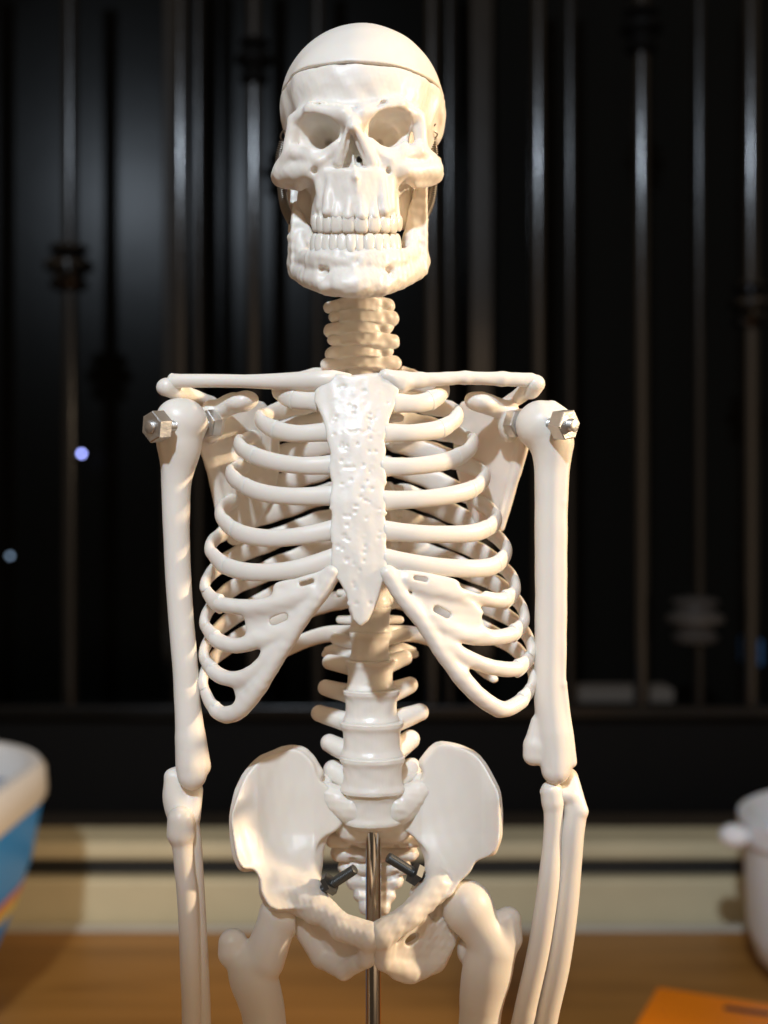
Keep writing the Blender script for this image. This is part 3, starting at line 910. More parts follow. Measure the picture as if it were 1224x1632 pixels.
# ---- scapulae
def scapula(side):
    if side < 0:
        poly = [(318, 668), (336, 650), (372, 646), (420, 640), (445, 700), (440, 780), (400, 850), (372, 870), (352, 846), (343, 800), (330, 750), (318, 715)]
        Yp = [(330, 660, 55), (330, 700, 60), (430, 650, 120), (440, 760, 165), (360, 850, 120), (350, 790, 95), (380, 700, 95), (410, 760, 135)]
        f = Field(P(250, 890, 0) - [20, 40, 20], [0, 200, 240], 2.0)
        f.add(plate(smooth_poly(poly), quadfit(Yp), 5, 6, (-20, 200)), 0)
        f.add(cap(P(325, 690, 60), P(360, 845, 108), 10, 8), 10)           # thick lateral border
        f.add(ball(P(337, 672, 42), [22, 24, 36]), 8)                       # glenoid
        f.add(cap(P(266, 617, 6), P(280, 622, 18), 17, 16, (1, 1, 1.1)), 6) # acromion
        f.add(cap(P(280, 622, 18), P(335, 642, 85), 14, 11), 8)
        f.add(cap(P(335, 642, 85), P(420, 670, 135), 10, 6), 8)
        f.add(cap(P(345, 655, 45), P(372, 642, 20), 17, 17), 8)             # coracoid
        f.add(rball(P(387, 640, 12), [26, 24, 17], ry=-14), 7)
    else:
        poly = [(735, 640), (800, 640), (835, 668), (842, 700), (838, 720), (824, 770), (805, 830), (790, 856), (765, 850), (735, 780), (722, 700)]
        Yp = [(830, 660, 55), (835, 705, 60), (740, 650, 115), (730, 760, 165), (795, 850, 120), (815, 790, 95), (775, 700, 95), (760, 760, 135)]
        f = Field([90, -40, -60], P(890, 590, 100) + [20, 120, 20], 2.0)
        f.add(plate(smooth_poly(poly), quadfit(Yp), 5, 6, (-20, 200)), 0)
        f.add(cap(P(838, 695, 60), P(797, 840, 108), 9, 8), 10)
        f.add(ball(P(812, 672, 42), [20, 24, 34]), 8)
        f.add(cap(P(852, 612, 6), P(846, 622, 18), 17, 16, (1, 1, 1.1)), 6)
        f.add(cap(P(846, 618, 18), P(806, 646, 80), 14, 12), 8)
        f.add(cap(P(806, 646, 80), P(735, 668, 130), 10, 6), 8)
        f.add(cap(P(805, 655, 45), P(780, 645, 20), 16, 17), 8)
        f.add(rball(P(766, 641, 12), [27, 24, 17], ry=14), 7)
    f.noise(0.4, 40, seed=11)
    f.build('scapula', M_bone, SK, 2)
scapula(-1); scapula(1)

# ---- long bones by distance field
def tube(f, pts, k=6, sq=None):
    """pts: (px, py, Y, r)"""
    q = crom([list(P(a, b_, c_)) + [r] for (a, b_, c_, r) in pts], 4)
    f.add(poly_cap(q, sq), k)

f = Field([-390, -70, -480], [-265, 75, 200], 2.0)
f.add(ball(P(291, 674, 2), [40, 40, 39]), 0)
f.add(cap(P(280, 668, -6), P(283, 705, -2), 31, 33), 10)
tube(f, [(287, 690, 0, 36), (286, 715, 0, 34), (283, 745, 0, 27), (281, 775, 0, 23.5), (281, 830, 0, 21.5), (283, 900, 0, 20.5), (288, 980, 0, 20), (295, 1060, 0, 20.5), (299, 1120, 0, 21), (303, 1170, 0, 23), (306, 1215, 0, 24)], 6)
f.add(cap(P(304, 1180, 0), P(306, 1236, -5), 21, 23), 16)
f.add(cap(P(316, 1185, 4), P(321, 1222, 8), 12, 15), 8)
f.add(cap(P(258, 700, -26), P(268, 760, -14), 7, 4), 9)
f.sub(ball(P(322, 1225, -28), [5, 10, 26]), 6)
f.noise(0.3, 90, seed=2)
f.build('humerus', M_bone, SK, 2)

f = Field([205, -70, -470], [335, 75, 200], 2.0)
f.add(ball(P(862, 678, 2), [40, 40, 40]), 0)
f.add(cap(P(880, 676, 0), P(886, 705, 0), 30, 29), 10)
f.add(cap(P(880, 648, -10), P(905, 668, -10), 10, 12), 10)
tube(f, [(872, 690, 0, 37), (879, 715, 0, 33), (880, 745, 0, 28.5), (879, 780, 0, 27), (878, 850, 0, 26), (878, 950, 0, 25.5), (877, 1050, 0, 25.5), (877, 1100, 0, 26), (880, 1140, 0, 27), (885, 1180, 0, 27), (888, 1210, 0, 25)], 6)
f.add(cap(P(902, 700, -16), P(897, 800, -16), 8, 5), 8)
f.add(cap(P(897, 800, -16), P(897, 1090, -16), 5, 5), 8)
f.add(cap(P(897, 1090, -14), P(912, 1215, -6), 6, 8), 8)
f.add(cap(P(856, 1150, 0), P(851, 1188, 0), 10, 16), 9)
f.add(cap(P(851, 1188, 0), P(850, 1203, 0), 17, 17), 6)
f.add(cap(P(883, 1170, 0), P(886, 1228, -6), 23, 22), 16)
f.sub(cap(P(869, 1196, -30), P(870, 1225, -30), 5, 8), 6)
f.noise(0.3, 90, seed=12)
f.build('humerus', M_bone, SK, 2)

# left forearm: ulna (behind, with the olecranon) and radius
f = Field([-400, -70, -1180], [-225, 90, -395], 2.2)
tube(f, [(287, 1243, 24, 23), (284, 1268, 20, 25), (290, 1298, 12, 24), (302, 1335, 8, 19), (309, 1380, 10, 15), (313, 1450, 14, 15), (318, 1540, 16, 15), (322, 1632, 16, 14.5), (328, 1800, 16, 13), (331, 1960, 14, 14)], 6)
f.add(cap(P(275, 1238, 16), P(277, 1270, 12), 14, 15), 6)
f.add(cap(P(305, 1300, 6), P(312, 1258, 14), 15, 12), 12)
f.build('ulna', M_bone, SK, 2)
f = Field([-400, -80, -1180], [-225, 90, -395], 2.2)
tube(f, [(288, 1306, -16, 21), (288, 1328, -16, 22)], 3)
tube(f, [(288, 1325, -16, 20), (291, 1350, -14, 16.5), (294, 1385, -12, 16), (298, 1420, -10, 16.5), (301, 1480, -8, 16), (303, 1540, -6, 16), (305, 1632, -4, 15), (302, 1800, 0, 15), (298, 1960, 2, 19)], 5)
f.build('radius', M_bone, SK, 2)
# right forearm
f = Field([150, -80, -1180], [350, 90, -395], 2.2)
tube(f, [(905, 1240, 26, 17), (912, 1272, 14, 19), (917, 1296, 6, 18), (912, 1330, 6, 19), (908, 1380, 8, 19), (901, 1450, 8, 20), (888, 1540, 8, 20), (869, 1632, 8, 18.5), (845, 1800, 8, 13), (815, 1960, 8, 14)], 6)
f.add(cap(P(916, 1262, 10), P(926, 1293, 0), 9, 12), 7)
f.add(cap(P(870, 1262, 0), P(908, 1268, 4), 10, 14), 8)
f.build('ulna', M_bone, SK, 2)
f = Field([150, -80, -1180], [350, 90, -395], 2.2)
tube(f, [(879, 1262, 0, 18), (881, 1278, 0, 18)], 4)
tube(f, [(881, 1278, 0, 17), (882, 1300, 0, 15.5), (880, 1340, 0, 15), (875, 1400, -4, 17), (867, 1460, -6, 17.5), (857, 1520, -6, 17.5), (839, 1600, -6, 17.5), (832, 1632, -6, 17.5), (790, 1800, 0, 15), (755, 1960, 0, 19)], 5)
f.build('radius', M_bone, SK, 2)

# hands (below the frame): palm and five fingers each
def hand(cx, sgn):
    f = Field(P(cx, 2320, 0) + [-90, -60, 0], P(cx, 1950, 0) + [90, 70, 30], 3.0)
    f.add(cap(P(cx, 1990, 6), P(cx, 2060, 6), 26, 32, (1, 1.9, 1)), 6)
    for i in range(4):
        x = cx - 33 + i * 22; L = (95, 115, 120, 100)[i]
        f.add(cap(P(x * .6 + cx * .4, 2060, 6), P(x, 2130, 4), 8, 7), 5)
        f.add(cap(P(x, 2130, 4), P(x, 2130 + L * .5, -6), 7, 6), 2)
        f.add(cap(P(x, 2130 + L * .5, -6), P(x, 2130 + L, -2), 6, 5), 2)
    f.add(cap(P(cx + sgn * 22, 2030, 0), P(cx + sgn * 60, 2110, -18), 9, 7), 5)
    f.add(cap(P(cx + sgn * 60, 2110, -18), P(cx + sgn * 58, 2150, -24), 7, 6), 2)
    f.build('hand', M_bone, SK, 1)
hand(315, 1); hand(785, -1)

# ---- shoulder bolts
def joint(o_nut, i_nut, outer_face, r_out):
    a = np.array(o_nut); b_ = np.array(i_nut); ax = a - b_; ax /= np.linalg.norm(ax)
    threaded('bolt', b_ - ax * 6, a + ax * outer_face, 10.5, M_zinc, SK, 3.4)
    return a, b_, ax
a, b_, ax = joint(P(248, 680, -58), P(335, 676, 24), 15, 22)
prism('nut', a - ax * 3, ax, 25, 12, 6, M_zinc, SK, 2.0, 0.3)
prism('nut', b_ + ax * 2, ax, 24.5, 9, 6, M_zinc, SK, 2.0, 0.2)
a, b_, ax = joint(P(901, 677, -56), P(822, 674, 24), 20, 22)
prism('nut', a - ax * 3, ax, 25, 12, 6, M_zinc, SK, 2.0, 0.15)
prism('nut', b_ + ax * 2, ax, 24.5, 9, 6, M_zinc, SK, 2.0, 0.2)

# ---- pelvis
def mirror_poly(p): return p
SAC = Field(P(490, 1480, 150) - [10, 140, 10], P(700, 1215, 150) + [14, 30, 0], 2.2)
f = SAC
f.add(ball(P(596, 1300, 62), [50, 42, 26]), 0)
f.add(cap(P(560, 1318, 80), P(632, 1318, 80), 26, 26, (1, 1, 1)), 12)
f.add(cap(P(535, 1292, 84), P(660, 1290, 84), 30, 30), 16); f.add(cap(P(524, 1266, 62), P(560, 1286, 52), 19, 28), 16); f.add(cap(P(668, 1260, 62), P(636, 1284, 52), 19, 28), 16)
f.add(cap(P(530, 1265, 88), P(548, 1290, 80), 15, 18), 12); f.add(cap(P(660, 1262, 88), P(642, 1290, 80), 15, 18), 12)
for (py, hw, Y) in ((1338, 66, 100), (1360, 58, 116), (1382, 46, 128), (1404, 34, 134), (1426, 22, 132), (1446, 13, 122)):
    f.add(cap(P(597 - hw, py, Y), P(597 + hw, py, Y), 13.5, 13.5, (1, .9, 1)), 9)
for (py, Y) in ((1350, 92), (1371, 107), (1393, 116)):
    for s in (-1, 1): f.sub(ball(P(597 + s * 34, py, Y), [7, 9, 5]), 4)
f.noise(0.7, 24, seed=9)
f.build('sacrum', M_stri, SK, 1)

# left hip bone
def hip(side):
    if side < 0:
        il = [(512, 1246), (500, 1217), (483, 1199), (465, 1193), (442, 1200), (419, 1209), (396, 1229), (380, 1262), (369, 1300), (371, 1330), (376, 1362), (387, 1384), (403, 1386), (414, 1402), (418, 1428), (440, 1450),
              (500, 1440), (508, 1408), (498, 1388), (498, 1362), (514, 1337), (546, 1314), (545, 1270)]
        def YH(px, py):
            px = np.asarray(px, float); py = np.asarray(py, float)
            sp_ = 28 * np.logaddexp(0, (py - 1345) / 28)
            base_ = 58 - (510 - px) * 0.2 - sp_ * 0.85
            lat = 7 * np.logaddexp(0, (409 - px) / 7)
            return base_ - lat * 0.75 * np.clip((py - 1215) / 60, 0, 1) - 10 * np.sin(np.clip((px - 410) / 90, 0, 1) * 3.14) * -1
        f = Field(P(350, 1590, 0) - [10, 120, 10], P(603, 1180, 0) + [0, 140, 10], 2.0)
        f.add(plate(smooth_poly(il), YH, lambda px, py: 11 + 4 * np.clip((py - 1330) / 80, 0, 1.5), 7, (-110, 140)), 0)
        yq = YH
        crest = [(505, 1232), (484, 1203), (462, 1198), (440, 1205), (420, 1214), (400, 1233), (385, 1262), (377, 1300), (378, 1330), (381, 1358), (389, 1376)]
        f.add(poly_cap(crom([list(P(p[0], p[1], float(yq(*p)) + 5)) + [11.5] for p in crest], 3)), 8)
        f.add(ball(P(450, 1416, 4), [34, 40, 36]), 24)
        f.add(cap(P(514, 1250, 84), P(524, 1308, 80), 17, 20), 16)                 # acetabulum outer
        f.add(cap(P(507, 1340, 60), P(497, 1376, 26), 13, 15), 18)
        f.add(cap(P(495, 1376, 26), P(492, 1412, -2), 16, 19), 22)
        f.add(cap(P(486, 1425, -12), P(545, 1478, -56), 24, 19), 20)
        f.add(cap(P(470, 1420, -10), P(500, 1450, -30), 26, 22), 18)
        f.add(cap(P(545, 1478, -56), P(590, 1492, -66), 21, 22), 10)
        f.add(cap(P(588, 1492, -64), P(584, 1528, -54), 18, 13), 9)
        f.add(cap(P(584, 1528, -52), P(548, 1546, -25), 14, 14), 9)
        f.add(cap(P(548, 1546, -25), P(515, 1524, 15), 15, 19), 9)
        f.add(cap(P(515, 1524, 15), P(486, 1470, 20), 20, 24), 10)
        f.add(plate([(490, 1470), (560, 1490), (585, 1520), (545, 1545), (515, 1530)], quadfit([(490, 1470, 0), (560, 1490, -40), (585, 1520, -42), (545, 1545, -15), (515, 1530, 10), (530, 1500, -8)]), 5, 6, (-80, 60)), 6)
        f.add(cap(P(388, 1340, float(YH(388, 1340)) + 5), P(396, 1373, float(YH(396, 1373)) + 5), 13, 12), 20)
        nz = [(P(550, 1490, -60), 55), (P(480, 1440, -20), 35)]
    else:
        il = [(672, 1240), (672, 1217), (687, 1198), (704, 1185), (733, 1191), (763, 1207), (785, 1242), (795, 1264), (797, 1295), (797, 1334), (789, 1356), (776, 1366), (759, 1374), (749, 1390), (733, 1406), (714, 1430),
              (660, 1440), (655, 1415), (681, 1384), (684, 1363), (660, 1335), (632, 1311), (636, 1275)]
        def YH(px, py):
            px = np.asarray(px, float); py = np.asarray(py, float)
            sp_ = 28 * np.logaddexp(0, (py - 1345) / 28)
            base_ = 66 - (px - 672) * 0.45 - sp_ * 0.9
            lat = 7 * np.logaddexp(0, (px - 770) / 7)
            return base_ - lat * 0.7 * np.clip((py - 1215) / 60, 0, 1) + 10 * np.sin(np.clip((px - 672) / 95, 0, 1) * 3.14)
        f = Field(P(590, 1590, 0) - [0, 120, 10], P(810, 1170, 0) + [30, 140, 10], 2.0)
        f.add(plate(smooth_poly(il), YH, lambda px, py: 11 + 4 * np.clip((py - 1330) / 80, 0, 1.5), 7, (-110, 140)), 0)
        yq = YH
        crest = [(678, 1216), (690, 1200), (704, 1192), (732, 1198), (758, 1212), (778, 1244), (787, 1266), (790, 1295), (789, 1330), (782, 1352)]
        f.add(poly_cap(crom([list(P(p[0], p[1], float(yq(*p)) + 5)) + [11.5] for p in crest], 3)), 8)
        f.add(ball(P(722, 1432, 22), [34, 34, 36]), 12)
        f.add(cap(P(672, 1248, 84), P(660, 1306, 80), 17, 20), 16)
        f.add(cap(P(676, 1335, 66), P(694, 1376, 30), 12, 14), 10)
        f.add(cap(P(694, 1376, 30), P(692, 1404, -8), 16, 20), 10)
        f.add(cap(P(696, 1412, -14), P(652, 1460, -50), 24, 18), 10)
        f.add(cap(P(652, 1460, -50), P(606, 1490, -66), 19, 22), 10)
        f.add(cap(P(608, 1492, -64), P(612, 1530, -52), 18, 14), 9)
        f.add(cap(P(612, 1532, -50), P(655, 1548, -15), 15, 16), 9)
        f.add(cap(P(655, 1548, -15), P(690, 1528, 20), 17, 21), 9)
        f.add(cap(P(690, 1528, 20), P(708, 1490, 28), 22, 19), 9)
        f.add(cap(P(708, 1490, 28), P(704, 1445, 22), 19, 24), 10)
        f.add(cap(P(672, 1462, -20), P(676, 1500, 4), 12, 12), 9)
        f.add(plate(smooth_poly([(612, 1530), (628, 1506), (665, 1470), (712, 1468), (725, 1492), (722, 1510), (704, 1538), (684, 1554), (655, 1566), (628, 1560)]), quadfit([(612, 1530, -50), (665, 1470, -22), (712, 1468, 14), (724, 1500, 22), (684, 1554, 2), (628, 1560, -30), (660, 1520, -18)]), 10, 9, (-100, 80)), 14)
        f.sub(rball(P(656, 1494, -25), [12, 80, 8.5], ry=-30), 4)
        nz = [(P(640, 1490, -60), 50), (P(700, 1480, 10), 45), (P(700, 1440, -20), 35)]
    for c_, r_ in nz: f.noise(0.8, 20, (c_, r_), seed=21 + side)
    f.noise(0.35, 45, seed=6)
    f.build('hip_bone', M_bone, SK, 1)
hip(-1); hip(1)

# hip bolts with nuts
threaded('bolt', P(512, 1420, -22), P(566, 1385, -40), 8.4, M_bolt, SK, 3.0)
a = P(525, 1409, -27); ax = P(566, 1385, -40) - P(512, 1420, -22)
prism('nut', a, ax, 18, 5, 6, M_bolt, SK, 1.5, 0.3)
threaded('bolt', P(674, 1400, -16), P(618, 1366, -30), 8.4, M_bolt, SK, 3.0)
a = P(662, 1393, -20); ax = P(618, 1366, -30) - P(674, 1400, -16)
prism('nut', a, ax, 19, 6, 6, M_bolt, SK, 1.5, 0.1)

# ---- legs
f = Field([-330, -120, -1450], [-140, 120, -550], 2.4)
f.add(ball(P(449, 1458, 8), [36, 36, 36]), 0)
f.add(cap(P(444, 1462, 4), P(420, 1530, -2), 30, 34), 10)
f.add(cap(P(371, 1503, 4), P(372, 1518, 2), 23, 25), 10)
tube(f, [(396, 1536, 0, 34), (404, 1560, 0, 38), (414, 1590, 0, 36), (422, 1632, 0, 34), (440, 1800, -4, 31), (455, 2000, -6, 34), (465, 2100, -6, 46)], 10)
f.add(ball(P(440, 2140, -6), [34, 44, 38]), 10); f.add(ball(P(492, 2140, -6), [34, 44, 38]), 10)
f.build('femur', M_bone, SK, 2)
f = Field([90, -120, -1450], [290, 120, -540], 2.4)
f.add(ball(P(744, 1444, 2), [41, 41, 41]), 0)
f.add(cap(P(750, 1456, 0), P(786, 1510, 0), 34, 34), 20)
f.add(cap(P(810, 1466, 2), P(808, 1495, 2), 21, 25), 12)
f.add(ball(P(742, 1515, 24), [14, 16, 22]), 8)
tube(f, [(784, 1516, 0, 38), (776, 1550, 0, 40), (768, 1590, 0, 36), (764, 1632, 0, 33), (748, 1800, -4, 31), (730, 2000, -6, 34), (722, 2100, -6, 46)], 10)
f.add(ball(P(696, 2140, -6), [34, 44, 38]), 10); f.add(ball(P(748, 2140, -6), [34, 44, 38]), 10)
f.build('femur', M_bone, SK, 2)
for cx, s in ((466, -1), (722, 1)):
    c0 = P(cx, 2185, 0)
    sweep('tibia', crom([c0 + [0, 0, 10], c0 + [0, -2, -60], c0 + [0, 0, -300], c0 + [-s * 4, 0, -540], c0 + [-s * 4, 0, -590]], 8), np.interp(np.arange(33) / 32, [0, .2, .8, 1], [40, 22, 16, 26]), np.interp(np.arange(33) / 32, [0, .2, .8, 1], [52, 26, 17, 28]), M_bone, SK, None, 18, 10)
    sweep('fibula', crom([c0 + [s * 42, 20, -30], c0 + [s * 40, 20, -300], c0 + [s * 32, 10, -600]], 10), np.interp(np.arange(21) / 20, [0, .1, .9, 1], [14, 8, 8, 14]), np.interp(np.arange(21) / 20, [0, .1, .9, 1], [14, 8, 8, 14]), M_bone, SK, None, 14, 6)
    g = c0 + [s * 2, 0, -625]
    f = Field(g + [-75, -230, -75], g + [75, 110, 45], 3.2)
    f.add(ball(g + [0, 10, 0], [34, 46, 32]), 0); f.add(cap(g + [0, 60, -20], g + [0, 80, -36], 28, 24), 10)
    f.add(cap(g + [0, 0, -16], g + [s * 6, -90, -32], 32, 26, (1, 1, 1.3)), 10)
    for i in range(5):
        x = (i - 2) * 18 + s * 6
        f.add(cap(g + [x * .6, -80, -34], g + [x, -150 + abs(i - 2 + s) * 6, -46], 9, 8), 4)
        f.add(cap(g + [x, -150 + abs(i - 2 + s) * 6, -46], g + [x, -195 + abs(i - 2 + s) * 9, -54], 8, 7), 2)
    f.build('foot', M_bone, SK, 1)

# ================================================================== SKULL
ZC = 678.0      # height of the calvaria cut
def cranium_field():
    f = Field([-190, -150, 300], [125, 240, 860], 1.8)
    return f
f = cranium_field()
f.add(ball(P(577, 176, 62), [134, 162, 128]), 0)
f.add(rball(P(566, 150, -30), [104, 78, 84]), 20)                     # forehead
f.add(ball(P(684, 190, 90), [24, 60, 44]), 25)
f.add(ball(P(566, 190, -60), [92, 46, 40]), 20)
full = f.f.copy()
zax = f.ax[2][None, None, :]
ZMASK = zax + 0 * f.f
# cap part
capf = Field([-190, -150, 300], [125, 240, 860], 1.8)
xg = f.ax[0][:, None, None]; yg = f.ax[1][None, :, None]
lip = ZC + 1.6 * np.sin(xg * 0.09) * 0.3
capf.f = smax(full - 0.3, (lip + 1.6) - ZMASK, 2.5).astype(np.float32)
lo_k = smax(full, ZMASK - (lip - 1.6), 2.5)
inner = full + 34
lo_k = np.maximum(lo_k, -np.maximum(inner, -(ZMASK - (ZC - 60))) )   # shallow hollow under the cap
f.f = lo_k.astype(np.float32)
# --- face
f.sub(rball(P(444, 165, -66), [19, 60, 56]), 14); f.sub(rball(P(702, 160, -60), [24, 56, 54]), 14)
f.add(cap(P(498, 176, -94), P(548, 184, -108), 14, 14), 10)          # brow ridges
f.add(cap(P(634, 168, -90), P(578, 182, -106), 14, 14), 10)
f.add(cap(P(476, 188, -66), P(500, 180, -88), 12, 13), 10)
f.add(cap(P(660, 184, -62), P(632, 172, -84), 12, 14), 10)
f.add(ball(P(563, 192, -100), [26, 20, 20]), 10)
f.add(box(P(565, 250, -38), [84, 62, 60], 36), 18)                    # facial block
f.add(cap(P(563, 190, -106), P(562, 203, -124), 12, 7), 8)            # nasal bones
f.add(cap(P(557, 205, -118), P(540, 258, -102), 6, 9), 7)
f.add(cap(P(566, 205, -118), P(592, 260, -102), 8, 12), 7)
# maxilla and alveolar arch
def ell(cx, cy, z0, z1, rx, ry, k=8):
    def fn(x, y, z):
        k0 = np.sqrt(((x - cx) / rx) ** 2 + ((y - cy) / ry) ** 2)
        return smax((k0 - 1) * min(rx, ry), np.abs(z - (z0 + z1) / 2) - (z1 - z0) / 2, k)
    return fn, [cx - rx, cy - ry, z0], [cx + rx, cy + ry, z1]
cm = P(566, 300, -42)
f.add(ell(cm[0], -44, P(0, 347, -110)[2], P(0, 268, -110)[2], 69, 76, 10), 10)
f.add(cap(P(510, 250, -80), P(515, 330, -88), 14, 12), 10)
f.add(cap(P(618, 250, -80), P(618, 330, -86), 14, 12), 10)
# cheek bones
for s, pts in ((-1, [(474, 244, -66, 13), (458, 262, -44, 16), (448, 281, -14, 16), (447, 283, 20, 13), (450, 280, 70, 9), (452, 262, 110, 8)]),
               (1, [(664, 240, -62, 14), (682, 256, -36, 16), (692, 275, -8, 16), (694, 277, 24, 13), (694, 274, 70, 9), (696, 256, 110, 8)])):
    tube(f, pts, 8)
f.add(cap(P(455, 275, -36), P(497, 274, -78), 20, 18), 10)
f.add(cap(P(686, 270, -30), P(640, 274, -76), 20, 18), 10)
f.add(cap(P(452, 290, -20), P(488, 296, -66), 10, 10), 8)
f.add(cap(P(690, 286, -16), P(648, 294, -66), 10, 10), 8)
f.add(cap(P(468, 192, -62), P(461, 250, -56), 10, 12), 9)             # lateral orbital rims
f.add(cap(P(668, 188, -58), P(672, 248, -52), 10, 12), 9)
f.add(cap(P(468, 244, -66), P(510, 254, -94), 10, 10), 9)             # lower rims
f.add(cap(P(510, 254, -94), P(536, 236, -100), 10, 9), 9)
f.add(cap(P(664, 244, -64), P(622, 250, -92), 11, 10), 9)
f.add(cap(P(622, 250, -92), P(590, 230, -102), 10, 9), 9)
# orbits
f.sub(rball(P(506, 210, -88), [36, 34, 26], ry=8), 6); f.sub(box(P(500, 210, -92), [26, 26, 19], 10, ry=8), 8)
f.sub(ball(P(516, 217, -64), [22, 34, 18]), 8)
f.sub(rball(P(620, 204, -86), [39, 34, 28], ry=-12), 6); f.sub(box(P(628, 203, -86), [28, 26, 20], 10, ry=-12), 8)
f.sub(ball(P(611, 214, -62), [24, 34, 19]), 8)
f.sub(ball(P(524, 226, -34), [6, 16, 6]), 4); f.sub(ball(P(605, 226, -34), [6, 16, 6]), 4)
f.sub(ball(P(500, 232, -118), [26, 20, 15]), 16); f.sub(ball(P(632, 230, -112), [28, 20, 17]), 16)
# temples pinch behind the rims, gap inside the cheek arches
f.sub(ball(P(442, 236, 10), [17, 42, 58]), 10)
f.sub(ball(P(704, 232, 14), [16, 42, 56]), 10)
f.sub(cap(P(470, 330, 10), P(468, 260, 24), 17, 13), 8)
f.sub(cap(P(666, 330, 10), P(668, 256, 24), 17, 13), 8)
# nose opening
for Y_ in (-140, -118, -96, -74):
    f.sub(cap(P(559, 217, Y_), P(552, 257, Y_), 5.5, 10.5), 2); f.sub(cap(P(561, 217, Y_), P(573, 254, Y_), 5.5, 11), 2)
f.add(poly_cap([list(P(562, 228, -72)) + [2.6], list(P(563, 250, -90)) + [2.8], list(P(564, 272, -106)) + [3.2]]), 2)      # septum
f.add(cap(P(565, 266, -112), P(567, 282, -122), 4, 4.5), 4)
f.add(cap(P(567, 282, -120), P(568, 306, -118), 4.5, 2), 7)
# fossae and foramina
f.sub(ball(P(488, 276, -108), [15, 14, 12]), 12); f.sub(ball(P(648, 276, -106), [16, 14, 12]), 12)
f.sub(ball(P(501, 271, -96), [5, 12, 4.5]), 2.5); f.sub(ball(P(619, 272, -98), [4.5, 12, 5]), 2.5)
f.sub(ball(P(541, 302, -126), [9, 8, 26]), 8); f.sub(ball(P(594, 302, -124), [9, 8, 26]), 8)
f.sub(ball(P(486, 312, -80), [15, 40, 24]), 14); f.sub(ball(P(650, 310, -76), [15, 40, 24]), 14)
f.add(cap(P(522, 338, -108), P(526, 286, -104), 9, 5), 8); f.add(cap(P(612, 336, -104), P(607, 284, -102), 9, 5), 8)
# tooth root swellings
UT = [(504, 9), (512, 11), (523, 14), (537, 17), (555.5, 20), (576, 21), (596, 19), (613, 15), (625, 13), (633, 10)]
def arcY(px, off=0):
    x = P(px, 340, -100)[0] - cm[0]
    return -44 - 76 * math.sqrt(max(0, 1 - (x / 71.0) ** 2)) + off
for (x, w_) in UT:
    f.add(cap(P(x, 345, arcY(x, 4)), P(x * .96 + 566 * .04, 300, arcY(x, 7)), w_ * .47, w_ * .2), 2)
# brow pits
r = np.random.RandomState(5)
for i in range(46):
    x = 495 + r.rand() * 75; y = 158 + r.rand() * 22
    f.sub(ball(P(x, y, -103 - 12 * (1 - ((x - 565) / 80) ** 2) + 4), 1.8 + 2.0 * r.rand()), 1.0)
f.sub(cap(P(588, 172, -122), P(613, 162, -106), 4, 4), 4)
for q in [(502, 165), (508, 167), (611, 163)]: f.sub(ball(P(*q, -104), [5, 6, 3]), 2)
# sutures at the right temple
sp = [(688, 130), (684, 150), (687, 165), (680, 180), (690, 190)]
# skull base and occiput
f.add(ball(P(577, 318, 96), [92, 66, 62]), 20)
f.add(cap(P(496, 296, 20), P(486, 345, 30), 20, 16), 10); f.add(cap(P(634, 296, 20), P(642, 350, 30), 18, 16), 10)
f.noise(0.5, 48, seed=31); f.noise(0.22, 14, seed=32)
skull = f.build('skull', M_skull, SK, 2)
capf.noise(0.4, 80, seed=33)
capf.build('skull_cap', M_bone, skull, 1)

def tooth(x, y, w_, h_, Y, parent, lo=False, rot=0):
    c = P(x, y, Y)
    V = []; n = 14; m_ = 10
    for i in range(m_ + 1):
        ph = math.pi * i / m_; z = -math.cos(ph)
        for k in range(n):
            th = 2 * math.pi * k / n
            ct, st = math.cos(th), math.sin(th)
            e = 0.62
            sx = math.copysign(abs(ct) ** e, ct); sy = math.copysign(abs(st) ** e, st)
            rr = math.sin(ph) ** 0.45
            tz = z * h_ / 2
            wide = 1 + 0.13 * (-z if not lo else z)
            X_ = sx * w_ / 2 * rr * wide; Y_ = sy * 6.5 * rr * (1 - 0.25 * (-z if not lo else z))
            a = math.radians(rot)
            V.append(c + np.array([X_ * math.cos(a) - Y_ * math.sin(a), X_ * math.sin(a) + Y_ * math.cos(a), tz]))
    Fc = [(i * n + k, i * n + (k + 1) % n, (i + 1) * n + (k + 1) % n, (i + 1) * n + k) for i in range(m_) for k in range(n)]
    link_mesh('tooth', to_local(np.array(V)), Fc, M_tooth, parent)
for (x, w_) in UT:
    dx = (P(x, 340, -100)[0] - cm[0]) / 71.0
    rot = math.degrees(math.atan2(dx, math.sqrt(max(0.05, 1 - dx * dx)))) * 0.95
    wr = w_ / max(0.42, math.cos(math.radians(rot)))
    tooth(x, 356 + (x * 7.3 % 3 - 1.5), min(wr * 1.06, 21), 30 - abs(dx) * 4 + (x * 5.1 % 4 - 2), arcY(x, 4), skull, False, rot + (x * 2.3 % 12 - 6))

# ---- jaw
f = Field([-170, -150, 300], [90, 130, 560], 1.8)
LT = [(502, 10), (510, 12), (521, 13), (533, 13.5), (546, 13.5), (559.5, 14), (573, 14), (588, 15), (602, 14), (614, 13), (625, 12), (632, 9)]
def arcL(px, off=0):
    x = P(px, 400, -100)[0] - P(566, 400, -42)[0]
    return -42 - 74 * math.sqrt(max(0, 1 - (x / 72.0) ** 2)) + off
xs = np.linspace(499, 634, 14)
for a, b_ in zip(xs[:-1], xs[1:]):
    f.add(cap(P(a, 412, arcL(a, 10)), P(b_, 412, arcL(b_, 10)), 13, 13, (1, 1, .75)), 6)
body = [(473, 418, 46, 15), (482, 432, 0, 18), (498, 441, -48, 20), (528, 448, -88, 22), (565, 450, -104, 24), (604, 448, -90, 23), (638, 438, -46, 21), (660, 428, 4, 18), (671, 416, 50, 15)]
tube(f, body, 10)
